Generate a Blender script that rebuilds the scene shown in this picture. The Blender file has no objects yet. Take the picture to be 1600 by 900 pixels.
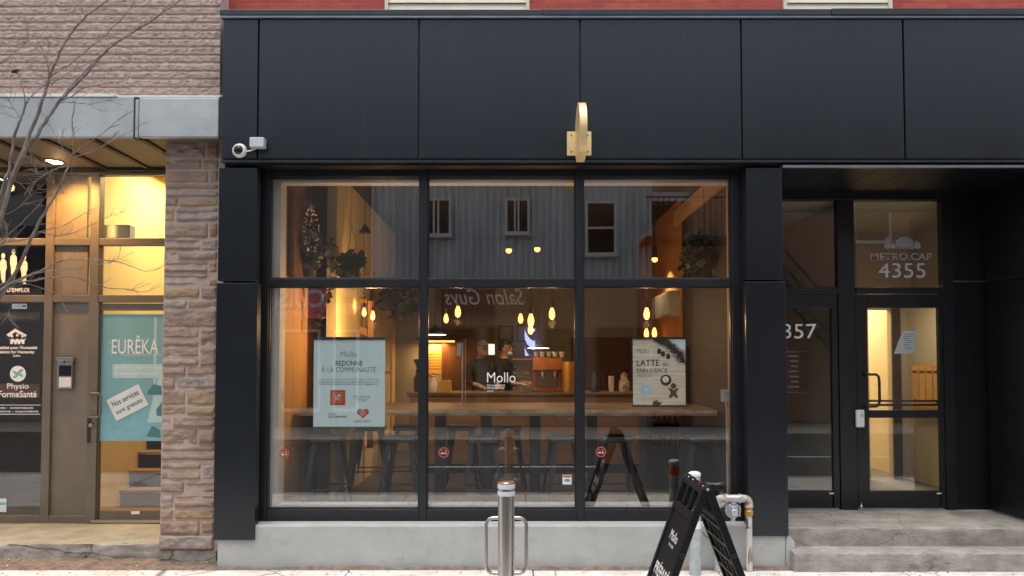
import bpy, bmesh, math, random
import numpy as np
from mathutils import Vector, Matrix
R = math.radians
random.seed(7)
scene = bpy.context.scene
COL = scene.collection

# ------------------------------------------------------------------ camera
D0, ZC, F = 6.8, 1.76, 1200.0            # metres from the shop glass, eye height, focal length in photo pixels
TH = R(2.0)
PY0 = 565 - F * math.tan(TH)
cam = bpy.data.objects.new('camera', bpy.data.cameras.new('camera'))
COL.objects.link(cam)
cam.location = (0, -D0, ZC)
cam.rotation_euler = (math.pi / 2 + TH, 0, 0)
cam.data.sensor_width = 36
cam.data.lens = 36 * F / 1600
cam.data.shift_y = (PY0 - 450) / 1600
cam.data.clip_start, cam.data.clip_end = 0.05, 600
scene.camera = cam

# ------------------------------------------------------------------ sky and sun (overcast afternoon)
world = bpy.data.worlds.new('World')
scene.world = world
world.use_nodes = True
wn = world.node_tree
bg = wn.nodes['Background']
sky = wn.nodes.new('ShaderNodeTexSky')
sky.sky_type = 'NISHITA'
sky.sun_disc = False
SUN_EL, SUN_AZ = R(76), R(200)
sky.sun_elevation, sky.sun_rotation = SUN_EL, SUN_AZ
sky.air_density, sky.dust_density = 1.0, 3.0
hs = wn.nodes.new('ShaderNodeHueSaturation')
hs.inputs['Saturation'].default_value = 0.38
wn.links.new(sky.outputs[0], hs.inputs['Color'])
wn.links.new(hs.outputs[0], bg.inputs['Color'])
bg.inputs['Strength'].default_value = 0.14
sun = bpy.data.objects.new('sun', bpy.data.lights.new('sun', 'SUN'))
COL.objects.link(sun)
sun.data.energy, sun.data.angle, sun.data.color = 0.9, R(40), (1.0, 0.96, 0.9)
sd = Vector((math.sin(SUN_AZ) * math.cos(SUN_EL), math.cos(SUN_AZ) * math.cos(SUN_EL), math.sin(SUN_EL)))
sun.rotation_euler = sd.to_track_quat('Z', 'Y').to_euler()
scene.view_settings.view_transform = 'Standard'
scene.view_settings.look = 'None'
scene.view_settings.gamma = 1
scene.view_settings.use_curve_mapping = False
scene.view_settings.exposure = 1.02
scene.render.engine = 'CYCLES'
scene.cycles.use_denoising = True
scene.cycles.max_bounces = 8
scene.cycles.transparent_max_bounces = 16
scene.cycles.sample_clamp_indirect = 4
scene.cycles.caustics_reflective = False
scene.cycles.caustics_refractive = False

# ------------------------------------------------------------------ pixel -> metres on a plane of depth Y
def P(px, py, Y):
    u, v = (px - 800) / F, (PY0 - py) / F
    dy, dz = math.cos(TH) - v * math.sin(TH), math.sin(TH) + v * math.cos(TH)
    t = (Y + D0) / dy
    return Vector((u * t, Y, ZC + dz * t))
def X(px, Y, py=565): return P(px, py, Y).x
def Z(py, Y): return P(800, py, Y).z

# ------------------------------------------------------------------ objects
def link(o, parent=None):
    COL.objects.link(o)
    if parent is not None: o.parent = parent
    return o
def tag(o, label=None, cat=None, group=None, kind=None):
    if label: o['label'] = label
    if cat: o['category'] = cat
    if group: o['group'] = group
    if kind: o['kind'] = kind
    return o
def thing(name, label, cat, group=None, loc=None):
    o = bpy.data.objects.new(name, None)
    o.empty_display_size = 0.1
    COL.objects.link(o)
    if loc is not None: o.location = loc
    return tag(o, label, cat, group)
def mk(name, bm, mats, parent=None, smooth=False, bevel=0.0, auto=None):
    bmesh.ops.recalc_face_normals(bm, faces=bm.faces)
    me = bpy.data.meshes.new(name)
    bm.to_mesh(me); bm.free()
    if not isinstance(mats, (list, tuple)): mats = [mats]
    for m in mats: me.materials.append(m)
    if smooth:
        me.polygons.foreach_set('use_smooth', [True] * len(me.polygons))
        me.set_sharp_from_angle(angle=R(40))
    o = bpy.data.objects.new(name, me)
    link(o, parent)
    if parent is not None and parent.type == 'EMPTY' and parent.get('_world'):
        o.matrix_parent_inverse = Matrix.Translation(-parent.location)
    if bevel:
        b = o.modifiers.new('bevel', 'BEVEL'); b.width = bevel; b.segments = 2; b.limit_method = 'ANGLE'
    return o
def wthing(name, label, cat, group=None, loc=(0, 0, 0)):      # parts are modelled in world coordinates
    o = thing(name, label, cat, group, loc); o['_world'] = 1
    return o
def N(): return bmesh.new()
def box(bm, x0, x1, y0, y1, z0, z1, mi=0):
    if x1 < x0: x0, x1 = x1, x0
    if y1 < y0: y0, y1 = y1, y0
    if z1 < z0: z0, z1 = z1, z0
    v = [bm.verts.new(c) for c in ((x0,y0,z0),(x1,y0,z0),(x1,y1,z0),(x0,y1,z0),(x0,y0,z1),(x1,y0,z1),(x1,y1,z1),(x0,y1,z1))]
    for f in ((0,3,2,1),(4,5,6,7),(0,1,5,4),(1,2,6,5),(2,3,7,6),(3,0,4,7)):
        bm.faces.new([v[i] for i in f]).material_index = mi
    return bm
def pbox(bm, px0, py0, px1, py1, Y, th, mi=0):                # a slab whose front face stands at depth Y
    m = (py0 + py1) / 2
    return box(bm, X(px0, Y, m), X(px1, Y, m), Y, Y + th, Z(py1, Y), Z(py0, Y), mi)
def tube(bm, pts, r, seg=8, mi=0, cap=True):
    pts = [Vector(p) for p in pts]
    rs = r if isinstance(r, (list, tuple)) else [r] * len(pts)
    t0 = (pts[1] - pts[0]).normalized()
    n = t0.orthogonal().normalized()
    rings = []
    for i, p in enumerate(pts):
        a = pts[max(i - 1, 0)]; b = pts[min(i + 1, len(pts) - 1)]
        t = (b - a).normalized() if (b - a).length > 1e-9 else t0
        n = (n - t * n.dot(t))
        n = n.normalized() if n.length > 1e-6 else t.orthogonal().normalized()
        bi = t.cross(n)
        rings.append([bm.verts.new(p + (n * math.cos(2*math.pi*k/seg) + bi * math.sin(2*math.pi*k/seg)) * rs[i]) for k in range(seg)])
    for a, b in zip(rings, rings[1:]):
        for k in range(seg):
            bm.faces.new((a[k], a[(k+1) % seg], b[(k+1) % seg], b[k])).material_index = mi
    if cap:
        bm.faces.new(rings[0][::-1]).material_index = mi
        bm.faces.new(rings[-1]).material_index = mi
    return bm
def lathe(bm, prof, c=(0,0,0), axis='Z', seg=20, mi=0):       # prof: (radius, along)
    c = Vector(c); rings = []
    def at(r, h, a):
        if axis == 'Z': return c + Vector((r*math.cos(a), r*math.sin(a), h))
        if axis == 'Y': return c + Vector((r*math.cos(a), h, r*math.sin(a)))
        return c + Vector((h, r*math.cos(a), r*math.sin(a)))
    for r, h in prof:
        rings.append([bm.verts.new(at(r, h, 2*math.pi*k/seg)) for k in range(seg)] if r > 1e-5 else [bm.verts.new(at(0, h, 0))])
    for a, b in zip(rings, rings[1:]):
        for k in range(seg):
            k2 = (k + 1) % seg
            if len(a) == 1 and len(b) == 1: continue
            f = (a[0], b[k2], b[k]) if len(a) == 1 else (a[k], a[k2], b[0]) if len(b) == 1 else (a[k], a[k2], b[k2], b[k])
            bm.faces.new(f).material_index = mi
    for ring, rev in ((rings[0], True), (rings[-1], False)):
        if len(ring) > 1: bm.faces.new(ring[::-1] if rev else ring).material_index = mi
    return bm
def prism(bm, poly, y0, y1, mi=0):                            # poly in (x, z), pushed from y0 to y1
    a = [bm.verts.new((x, y0, z)) for x, z in poly]; b = [bm.verts.new((x, y1, z)) for x, z in poly]
    n = len(poly)
    bm.faces.new(a).material_index = mi; bm.faces.new(b[::-1]).material_index = mi
    for k in range(n): bm.faces.new((a[k], b[k], b[(k+1) % n], a[(k+1) % n])).material_index = mi
    return bm
def ppoly(bm, pts, Y, th, mi=0):
    q = [P(x, y, Y) for x, y in pts]
    return prism(bm, [(p.x, p.z) for p in q], Y, Y + th, mi)
def arc(cx, cz, r, a0, a1, n): return [(cx + r*math.cos(R(a0+(a1-a0)*k/n)), cz + r*math.sin(R(a0+(a1-a0)*k/n))) for k in range(n+1)]
def ellipse(px, py, rx, ry, n=20): return [(px + rx*math.cos(2*math.pi*k/n), py + ry*math.sin(2*math.pi*k/n)) for k in range(n)]

def lettering(s, bold=0.0, shear=0.0, spacing=1.0, res=3):
    cu = bpy.data.curves.new('lettering', 'FONT')
    cu.body, cu.offset, cu.shear, cu.space_character, cu.resolution_u = s, bold, shear, spacing, res
    o = bpy.data.objects.new('lettering', cu); COL.objects.link(o)
    dg = bpy.context.evaluated_depsgraph_get(); dg.update()
    me = bpy.data.meshes.new_from_object(o.evaluated_get(dg))
    bpy.data.objects.remove(o); bpy.data.curves.remove(cu)
    me.name = 'lettering'
    return me
def write(name, s, px0, py0, px1, py1, Y, m, parent, bold=0.0, shear=0.0, spacing=1.0, mirror=False, rot=0.0):
    """writing fitted to a box of the photograph, on a sheet at depth Y"""
    me = lettering(s, bold, shear, spacing)
    co = np.empty(len(me.vertices) * 3); me.vertices.foreach_get('co', co); co = co.reshape(-1, 3)
    lo, hi = co.min(0), co.max(0)
    a, b = P(px0, py1, Y), P(px1, py0, Y)
    u = (co[:, 0] - lo[0]) / (hi[0] - lo[0]); v = (co[:, 1] - lo[1]) / (hi[1] - lo[1])
    if mirror: u = 1 - u
    w, h = b.x - a.x, b.z - a.z
    dx, dz = (u - .5) * w, (v - .5) * h
    c, s_ = math.cos(rot), math.sin(rot)
    out = np.empty_like(co)
    out[:, 0] = (a.x + b.x)/2 + dx*c - dz*s_; out[:, 1] = Y; out[:, 2] = (a.z + b.z)/2 + dx*s_ + dz*c
    me.vertices.foreach_set('co', out.ravel())
    me.materials.clear(); me.materials.append(m)
    o = bpy.data.objects.new(name, me); link(o, parent)
    if parent is not None and parent.type == 'EMPTY' and parent.get('_world'):
        o.matrix_parent_inverse = Matrix.Translation(-parent.location)
    return o
def write3(name, s, org, right, up, w, h, m, parent, bold=0.0, shear=0.0):
    me = lettering(s, bold, shear)
    co = np.empty(len(me.vertices) * 3); me.vertices.foreach_get('co', co); co = co.reshape(-1, 3)
    lo, hi = co.min(0), co.max(0)
    u = ((co[:, 0] - lo[0]) / (hi[0] - lo[0]) - .5) * w; v = ((co[:, 1] - lo[1]) / (hi[1] - lo[1]) - .5) * h
    out = np.array(org)[None] + u[:, None] * np.array(right)[None] + v[:, None] * np.array(up)[None]
    me.vertices.foreach_set('co', out.ravel())
    me.materials.clear(); me.materials.append(m)
    o = bpy.data.objects.new(name, me); link(o, parent)
    if parent is not None and parent.type == 'EMPTY' and parent.get('_world'):
        o.matrix_parent_inverse = Matrix.Translation(-parent.location)
    return o

def vnoise(x, y, f, seed):
    rs = np.random.RandomState(seed); G = rs.rand(128, 128)
    x, y = np.asarray(x) * f + 1000.3, np.asarray(y) * f + 1000.7
    xi, yi = np.floor(x).astype(int), np.floor(y).astype(int)
    tx, ty = x - xi, y - yi
    tx, ty = tx*tx*(3-2*tx), ty*ty*(3-2*ty)
    g = lambda a, b: G[a % 128, b % 128]
    return (g(xi,yi)*(1-tx)+g(xi+1,yi)*tx)*(1-ty) + (g(xi,yi+1)*(1-tx)+g(xi+1,yi+1)*tx)*ty
def fbm(x, y, f, seed, o=4):
    s = 0; a = 1; t = 0
    for k in range(o):
        s = s + a * vnoise(x, y, f * 2**k, seed + k); t += a; a *= .55
    return s / t

# ------------------------------------------------------------------ materials
def mat(name, col, rough=0.5, metal=0.0, spec=0.5, var=0.12, vscale=6.0, bump=0.0, bscale=40.0, col2=None, stretch=None, coat=0.0, rvar=0.0, lo=.35, hi=.65):
    m = bpy.data.materials.new(name); m.use_nodes = True
    nt = m.node_tree; L = nt.links.new
    b = nt.nodes['Principled BSDF']
    b.inputs['Roughness'].default_value = rough; b.inputs['Metallic'].default_value = metal
    b.inputs['Specular IOR Level'].default_value = spec; b.inputs['Coat Weight'].default_value = coat
    tc = nt.nodes.new('ShaderNodeTexCoord'); mp = nt.nodes.new('ShaderNodeMapping')
    L(tc.outputs['Object'], mp.inputs['Vector'])
    if stretch: mp.inputs['Scale'].default_value = stretch
    n = nt.nodes.new('ShaderNodeTexNoise'); n.inputs['Scale'].default_value = vscale; n.inputs['Detail'].default_value = 6; n.inputs['Roughness'].default_value = .62
    L(mp.outputs[0], n.inputs['Vector'])
    r = nt.nodes.new('ShaderNodeValToRGB'); r.color_ramp.elements[0].position = lo; r.color_ramp.elements[1].position = hi
    c2 = col2 if col2 else tuple(min(1, c * (1 + var)) for c in col)
    c1 = col if col2 else tuple(c * (1 - var) for c in col)
    r.color_ramp.elements[0].color = (*c1, 1); r.color_ramp.elements[1].color = (*c2, 1)
    L(n.outputs['Fac'], r.inputs[0]); L(r.outputs[0], b.inputs['Base Color'])
    if rvar:
        mr = nt.nodes.new('ShaderNodeMapRange'); mr.inputs['To Min'].default_value = rough - rvar; mr.inputs['To Max'].default_value = rough + rvar
        L(n.outputs['Fac'], mr.inputs['Value']); L(mr.outputs[0], b.inputs['Roughness'])
    if bump:
        n2 = nt.nodes.new('ShaderNodeTexNoise'); n2.inputs['Scale'].default_value = bscale; n2.inputs['Detail'].default_value = 5
        L(mp.outputs[0], n2.inputs['Vector'])
        bp = nt.nodes.new('ShaderNodeBump'); bp.inputs['Strength'].default_value = bump; bp.inputs['Distance'].default_value = .01
        L(n2.outputs['Fac'], bp.inputs['Height']); L(bp.outputs[0], b.inputs['Normal'])
    return m
def stain(m, col, scale, lo, hi, amount=1.0, stretch=(1,1,1), kind='noise'):
    """dirt or wear with a shape of its own, mixed over the base colour"""
    nt = m.node_tree; L = nt.links.new; b = nt.nodes['Principled BSDF']
    src = b.inputs['Base Color'].links[0].from_socket
    tc = nt.nodes.new('ShaderNodeTexCoord'); mp = nt.nodes.new('ShaderNodeMapping'); mp.inputs['Scale'].default_value = stretch
    L(tc.outputs['Object'], mp.inputs['Vector'])
    if kind == 'crack':
        w = nt.nodes.new('ShaderNodeTexNoise'); w.inputs['Scale'].default_value = scale * 2.5; w.inputs['Detail'].default_value = 5
        L(mp.outputs[0], w.inputs['Vector'])
        ad = nt.nodes.new('ShaderNodeMix'); ad.data_type = 'VECTOR'; ad.inputs['Factor'].default_value = .16
        L(mp.outputs[0], ad.inputs['A']); L(w.outputs['Color'], ad.inputs['B'])
        t = nt.nodes.new('ShaderNodeTexVoronoi'); t.feature = 'DISTANCE_TO_EDGE'; t.inputs['Scale'].default_value = scale
        L(ad.outputs['Result'] if 'Result' in ad.outputs else ad.outputs[1], t.inputs['Vector']); out = t.outputs['Distance']
        for s in ad.outputs:
            if s.type == 'VECTOR': L(s, t.inputs['Vector'])
        for s in ad.inputs:
            if s.type == 'VECTOR' and s.name == 'A': L(mp.outputs[0], s)
            if s.type == 'VECTOR' and s.name == 'B': L(w.outputs['Color'], s)
    else:
        t = nt.nodes.new('ShaderNodeTexNoise'); t.inputs['Scale'].default_value = scale; t.inputs['Detail'].default_value = 8; t.inputs['Roughness'].default_value = .65
        L(mp.outputs[0], t.inputs['Vector']); out = t.outputs['Fac']
    mr = nt.nodes.new('ShaderNodeMapRange'); mr.clamp = True
    mr.inputs['From Min'].default_value = lo; mr.inputs['From Max'].default_value = hi
    mr.inputs['To Min'].default_value = amount if kind == 'crack' else 0; mr.inputs['To Max'].default_value = 0 if kind == 'crack' else amount
    L(out, mr.inputs['Value'])
    mx = nt.nodes.new('ShaderNodeMix'); mx.data_type = 'RGBA'
    ins = [s for s in mx.inputs if s.type == 'RGBA']; outs = [s for s in mx.outputs if s.type == 'RGBA']
    L(mr.outputs[0], mx.inputs[0]); L(src, ins[0]); ins[1].default_value = (*col, 1)
    L(outs[0], b.inputs['Base Color'])
    return m
def emit(name, col, s):
    m = bpy.data.materials.new(name); m.use_nodes = True; nt = m.node_tree
    b = nt.nodes['Principled BSDF']
    b.inputs['Base Color'].default_value = (*col, 1); b.inputs['Emission Color'].default_value = (*col, 1); b.inputs['Emission Strength'].default_value = s
    return m
def glass(name, fac=0.085, tint=(0.985, 0.99, 0.985), wav=0.0):
    m = bpy.data.materials.new(name); m.use_nodes = True; nt = m.node_tree; L = nt.links.new
    nt.nodes.clear()
    o = nt.nodes.new('ShaderNodeOutputMaterial'); mx = nt.nodes.new('ShaderNodeMixShader')
    t = nt.nodes.new('ShaderNodeBsdfTransparent'); t.inputs[0].default_value = (*tint, 1)
    g = nt.nodes.new('ShaderNodeBsdfGlossy'); g.inputs['Roughness'].default_value = 0.0
    lw = nt.nodes.new('ShaderNodeLayerWeight'); lw.inputs['Blend'].default_value = .5
    ma = nt.nodes.new('ShaderNodeMath'); ma.operation = 'MULTIPLY_ADD'; ma.use_clamp = True
    pw = nt.nodes.new('ShaderNodeMath'); pw.operation = 'POWER'; pw.inputs[1].default_value = 4
    L(lw.outputs['Facing'], pw.inputs[0]); L(pw.outputs[0], ma.inputs[0]); ma.inputs[1].default_value = .7; ma.inputs[2].default_value = fac
    L(ma.outputs[0], mx.inputs[0]); L(t.outputs[0], mx.inputs[1]); L(g.outputs[0], mx.inputs[2]); L(mx.outputs[0], o.inputs[0])
    if wav:
        tc = nt.nodes.new('ShaderNodeTexCoord'); n = nt.nodes.new('ShaderNodeTexNoise'); n.inputs['Scale'].default_value = 2.2; n.inputs['Detail'].default_value = 1
        bp = nt.nodes.new('ShaderNodeBump'); bp.inputs['Strength'].default_value = wav; bp.inputs['Distance'].default_value = .01
        L(tc.outputs['Object'], n.inputs['Vector']); L(n.outputs['Fac'], bp.inputs['Height']); L(bp.outputs[0], g.inputs['Normal'])
    return m
def wood(name, c1, c2, rough=.5, scale=3.0, stretch=(1, 12, 12)):
    return mat(name, c1, rough, col2=c2, vscale=scale, stretch=stretch, bump=.08, bscale=scale*4, lo=.3, hi=.7)
def brickmat(name, c1, c2, mortar, scale=1.0, rough=.85, bw=.21, bh=.072):
    m = bpy.data.materials.new(name); m.use_nodes = True; nt = m.node_tree; L = nt.links.new
    b = nt.nodes['Principled BSDF']; b.inputs['Roughness'].default_value = rough
    tc = nt.nodes.new('ShaderNodeTexCoord'); sx = nt.nodes.new('ShaderNodeSeparateXYZ'); cx = nt.nodes.new('ShaderNodeCombineXYZ')
    L(tc.outputs['Object'], sx.inputs[0]); L(sx.outputs['X'], cx.inputs['X']); L(sx.outputs['Z'], cx.inputs['Y'])
    t = nt.nodes.new('ShaderNodeTexBrick'); t.inputs['Scale'].default_value = 1; t.inputs['Brick Width'].default_value = bw; t.inputs['Row Height'].default_value = bh
    t.inputs['Mortar Size'].default_value = .006; t.inputs['Color1'].default_value = (*c1, 1); t.inputs['Color2'].default_value = (*c2, 1); t.inputs['Mortar'].default_value = (*mortar, 1)
    L(cx.outputs[0], t.inputs['Vector'])
    n = nt.nodes.new('ShaderNodeTexNoise'); n.inputs['Scale'].default_value = 9; n.inputs['Detail'].default_value = 6
    L(tc.outputs['Object'], n.inputs['Vector'])
    mr = nt.nodes.new('ShaderNodeMapRange'); mr.inputs['To Min'].default_value = .72; mr.inputs['To Max'].default_value = 1.25; L(n.outputs['Fac'], mr.inputs['Value'])
    mx = nt.nodes.new('ShaderNodeVectorMath'); mx.operation = 'SCALE'; L(t.outputs['Color'], mx.inputs[0]); L(mr.outputs[0], mx.inputs['Scale'])
    L(mx.outputs[0], b.inputs['Base Color'])
    bp = nt.nodes.new('ShaderNodeBump'); bp.inputs['Strength'].default_value = .6; bp.inputs['Distance'].default_value = .008; bp.invert = True
    L(t.outputs['Fac'], bp.inputs['Height']); L(bp.outputs[0], b.inputs['Normal'])
    return m

M = {}
M['panel'] = mat('black_panel', (.0082, .0108, .0145), .29, spec=.5, var=.06, vscale=2.0, bump=.02, bscale=3, rvar=.05)
stain(M['panel'], (.034, .038, .044), 1.9, .56, .8, .35, (3, 3, .5))
for k in ('panel',): M[k].node_tree.nodes['Principled BSDF'].inputs['Specular Tint'].default_value = (.87, .95, 1.0, 1)
M['panel_dark'] = mat('black_painted_metal', (.006, .007, .009), .4, var=.1, vscale=3)
M['frame'] = mat('black_window_frame', (.010, .012, .015), .38, var=.1, vscale=5, rvar=.06)
M['coping'] = mat('dark_flashing', (.035, .042, .048), .3, metal=.55, var=.12, vscale=3)
M['steel_edge'] = mat('grey_drip_edge', (.20, .22, .24), .35, metal=.6)
M['stucco'] = mat('grey_parging', (.40, .41, .40), .9, var=.07, vscale=4, bump=.25, bscale=160)
stain(M['stucco'], (.27, .26, .24), 2.6, .52, .80, .6, (1, 1, 2))
stain(M['stucco'], (.20, .18, .155), 9, .60, .74, .4)
M['concrete'] = mat('worn_concrete', (.24, .22, .19), .9, col2=(.42, .40, .36), vscale=5, bump=.5, bscale=45)
stain(M['concrete'], (.13, .12, .105), 3.5, .55, .75, .7, (.7, 1, 2.2))
stain(M['concrete'], (.05, .045, .04), 1.1, .0, .012, .9, (1, 1, 2.4), 'crack')
M['mossy'] = mat('mossy_concrete', (.25, .23, .17), .92, col2=(.36, .34, .26), vscale=4, bump=.4, bscale=60)
stain(M['mossy'], (.16, .17, .07), 3, .5, .75, .45)
M['sidewalk'] = mat('pale_sidewalk', (.56, .54, .50), .9, col2=(.72, .70, .66), vscale=3.5, bump=.35, bscale=70)
stain(M['sidewalk'], (.40, .23, .16), 2.4, .53, .72, .65, (.6, 1.6, 1))
stain(M['sidewalk'], (.16, .13, .11), .55, .0, .006, .8, (1, 1, 1), 'crack')
stain(M['sidewalk'], (.22, .19, .16), 7, .62, .76, .6)
M['soil'] = mat('dirty_soil', (.12, .09, .065), .95, col2=(.24, .19, .15), vscale=12, bump=.8, bscale=90)
stain(M['soil'], (.30, .12, .07), 6, .58, .7, .6)
M['asphalt'] = mat('asphalt', (.045, .045, .047), .85, var=.25, vscale=14, bump=.3, bscale=200)
M['white_line'] = mat('road_paint', (.6, .6, .58), .7)
M['split'] = mat('split_face_block', (.36, .25, .205), .95, col2=(.52, .395, .34), vscale=14, bump=.55, bscale=120, lo=.3, hi=.72)
stain(M['split'], (.48, .38, .33), 26, .6, .75, .5)
stain(M['split'], (.15, .10, .085), 17, .58, .72, .55)
M['mortar_pale'] = mat('pale_mortar', (.62, .55, .49), .95, var=.12, vscale=20)
M['stone'] = mat('sandstone', (.25, .175, .132), .92, col2=(.38, .285, .225), vscale=5, bump=.6, bscale=70, lo=.3, hi=.7)
stain(M['stone'], (.30, .20, .085), 2.6, .58, .74, .6)
stain(M['stone'], (.14, .085, .07), 9, .58, .72, .5)
M['stone_mauve'] = mat('mauve_sandstone', (.23, .16, .125), .92, col2=(.35, .255, .205), vscale=6, bump=.6, bscale=80, lo=.3, hi=.7)
stain(M['stone_mauve'], (.13, .085, .072), 8, .56, .72, .5)
M['stone_ochre'] = mat('ochre_sandstone', (.25, .175, .115), .92, col2=(.40, .29, .18), vscale=5, bump=.6, bscale=70, lo=.3, hi=.7)
stain(M['stone_ochre'], (.20, .13, .10), 6, .52, .7, .6)
M['stone_grey'] = mat('greyish_sandstone', (.23, .185, .16), .92, col2=(.40, .335, .29), vscale=7, bump=.6, bscale=75, lo=.3, hi=.7)
stain(M['stone_grey'], (.16, .11, .09), 7, .55, .72, .5)
M['mortar_pink'] = mat('pinkish_mortar', (.42, .32, .27), .95, var=.15, vscale=14)
M['fascia_metal'] = mat('weathered_pale_metal', (.32, .35, .36), .5, col2=(.43, .465, .475), metal=.15, vscale=2.2, bump=.05, bscale=5)
stain(M['fascia_metal'], (.66, .70, .70), 3, .66, .78, .5, (2, 2, .7))
stain(M['fascia_metal'], (.27, .31, .33), 2.4, .54, .72, .7, (1, 1, 1.6))
stain(M['fascia_metal'], (.60, .63, .62), 7, .64, .72, .5)
M['fascia_white'] = mat('white_flashing', (.66, .67, .65), .6, var=.1)
M['bronze'] = mat('bronze_aluminium', (.165, .138, .108), .5, metal=.25, var=.1, vscale=3, rvar=.06)
M['bronze_panel'] = mat('bronze_panel', (.175, .148, .115), .6, metal=.1, var=.13, vscale=2, stretch=(2, 2, .8))
M['soffit_wood'] = mat('soffit_boards', (.15, .118, .078), .6, var=.15, vscale=3)
M['strip_black'] = mat('black_strip', (.012, .011, .01), .6)
M['yellow_wall'] = mat('pale_yellow_plaster', (.76, .63, .30), .8, var=.05, vscale=2)
M['beige_wall'] = mat('warm_beige_plaster', (.52, .46, .36), .8, var=.04, vscale=2)
M['floor_dark'] = mat('dark_floor_tile', (.06, .062, .066), .5, var=.15, vscale=3)
M['floor_wood'] = wood('oak_floor', (.32, .20, .09), (.42, .27, .13), .5, 2.0, (1, 8, 8))
M['riser'] = mat('dark_riser', (.012, .011, .011), .7)
M['glass_shop'] = glass('shop_glass', .135, wav=.012)
M['glass_door'] = glass('door_glass', .09)
M['glass_far'] = glass('plain_glass', .09, (.8, .85, .85))
M['white_jamb'] = mat('white_jamb', (.62, .60, .55), .7, var=.05)
M['tile_white'] = mat('white_tile', (.60, .61, .58), .35, var=.05)
M['ply'] = wood('plywood', (.42, .23, .09), (.54, .32, .14), .55, 1.6, (6, 6, .7))
M['orange_wall'] = mat('ochre_plaster', (.38, .165, .048), .8, var=.08, vscale=2)
M['dark_wood'] = wood('dark_wood', (.11, .045, .022), (.17, .08, .04), .5, 2, (8, 8, 1))
M['pine'] = wood('pine', (.46, .23, .075), (.58, .31, .12), .5, 2.4, (8, 8, 1))
M['table_wood'] = wood('table_wood', (.075, .046, .026), (.19, .135, .085), .5, 2.2, (1, 10, 6))
M['edge_wood'] = wood('bark_edge_wood', (.24, .15, .08), (.62, .50, .34), .6, 3.5, (1.5, 3, 3))
M['counter_wood'] = wood('counter_wood', (.19, .11, .06), (.27, .17, .10), .55, 1.5, (1, 5, 7))
M['ceiling'] = mat('dark_ceiling', (.010, .009, .009), .8, var=.15)
M['wall_grey'] = mat('taupe_plaster', (.36, .36, .35), .85, var=.08, vscale=2)
M['wall_dark'] = mat('charcoal_plaster', (.035, .035, .034), .8, var=.1, vscale=2)
M['peach'] = mat('peach_trim', (.50, .31, .21), .7, var=.05)
M['gunmetal'] = mat('gunmetal', (.055, .062, .07), .42, metal=.5, var=.15, rvar=.08)
M['black'] = mat('matte_black', (.014, .014, .015), .55)
M['black_plastic'] = mat('black_plastic', (.0085, .0095, .0115), .55, spec=.16, var=.15, vscale=9, bump=.04, bscale=200)
M['rib_plastic'] = mat('dusty_black_plastic', (.055, .050, .046), .6, var=.25, vscale=7)
M['brushed'] = mat('brushed_steel', (.46, .44, .41), .30, metal=1.0, var=.12, vscale=3, stretch=(40, 40, .6), rvar=.08)
M['steel'] = mat('satin_steel', (.55, .54, .52), .28, metal=1.0, var=.08)
M['reflective'] = mat('silver_tape', (.62, .66, .69), .45, metal=.1, var=.06, vscale=50)
M['galv'] = mat('galvanised_paint', (.32, .36, .38), .55, metal=.2, col2=(.48, .51, .52), vscale=14)
stain(M['galv'], (.70, .71, .70), 10, .6, .7, .6)
M['orange_tape'] = mat('orange_tape', (.72, .13, .02), .45, var=.08)
M['white_paint'] = mat('white_paint', (.74, .75, .74), .5, var=.05)
M['pipe'] = mat('grey_pipe', (.50, .48, .45), .5, col2=(.60, .58, .54), metal=.2, vscale=12)
stain(M['pipe'], (.22, .12, .06), 11, .50, .62, .85, (1, 1, .6))
M['rust'] = mat('rusted_fitting', (.22, .12, .055), .7, col2=(.46, .44, .41), vscale=24, lo=.38, hi=.56)
M['brass'] = mat('brass_fitting', (.50, .27, .08), .45, metal=.6, var=.2, vscale=20)
M['cast_alu'] = mat('cast_aluminium', (.50, .51, .52), .42, metal=.6, var=.15, vscale=14)
M['gold'] = mat('brushed_gold', (.82, .62, .31), .38, metal=.3, var=.08, vscale=8, rvar=.08)
M['gold_dark'] = mat('gold_screw', (.36, .24, .10), .5, metal=.5)
M['off_white'] = mat('off_white_plastic', (.70, .69, .66), .4, var=.04)
M['grey_box'] = mat('grey_plastic_box', (.50, .55, .57), .45, var=.05)
M['lens'] = mat('smoked_dome', (.012, .012, .013), .16)
M['poster'] = mat('pale_blue_paper', (.66, .82, .84), .75, var=.03, vscale=3)
M['ink'] = mat('black_ink', (.03, .033, .04), .7)
M['ink_grey'] = mat('grey_ink', (.22, .26, .28), .7)
M['red_ink'] = mat('red_ink', (.50, .075, .035), .7, var=.2, vscale=60)
M['gold_ink'] = mat('ochre_ink', (.55, .30, .08), .7)
M['vinyl'] = mat('white_vinyl', (.80, .80, .77), .6, var=.03)
M['vinyl_grey'] = mat('frosted_vinyl', (.34, .36, .37), .6)
M['vinyl_pale'] = mat('pale_grey_vinyl', (.55, .56, .57), .6)
M['vinyl_dim'] = mat('clear_grey_vinyl', (.36, .37, .38), .6)
M['cream_vinyl'] = mat('cream_vinyl', (.80, .76, .62), .6)
M['teal'] = mat('teal_film', (.19, .40, .42), .5, var=.06, vscale=2)
M['teal_light'] = mat('pale_teal_film', (.42, .60, .60), .5, var=.05)
M['teal_dark'] = mat('deep_teal_film', (.07, .20, .24), .5, var=.06)
M['blue_film'] = mat('blue_film', (.20, .44, .50), .5)
M['paper'] = mat('white_paper', (.66, .73, .74), .8, var=.04, vscale=6)
M['kraft'] = mat('kraft_paper', (.55, .38, .13), .8, var=.08, vscale=5)
M['leaf'] = mat('dark_leaf', (.018, .026, .010), .5, col2=(.042, .052, .02), vscale=30)
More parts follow.
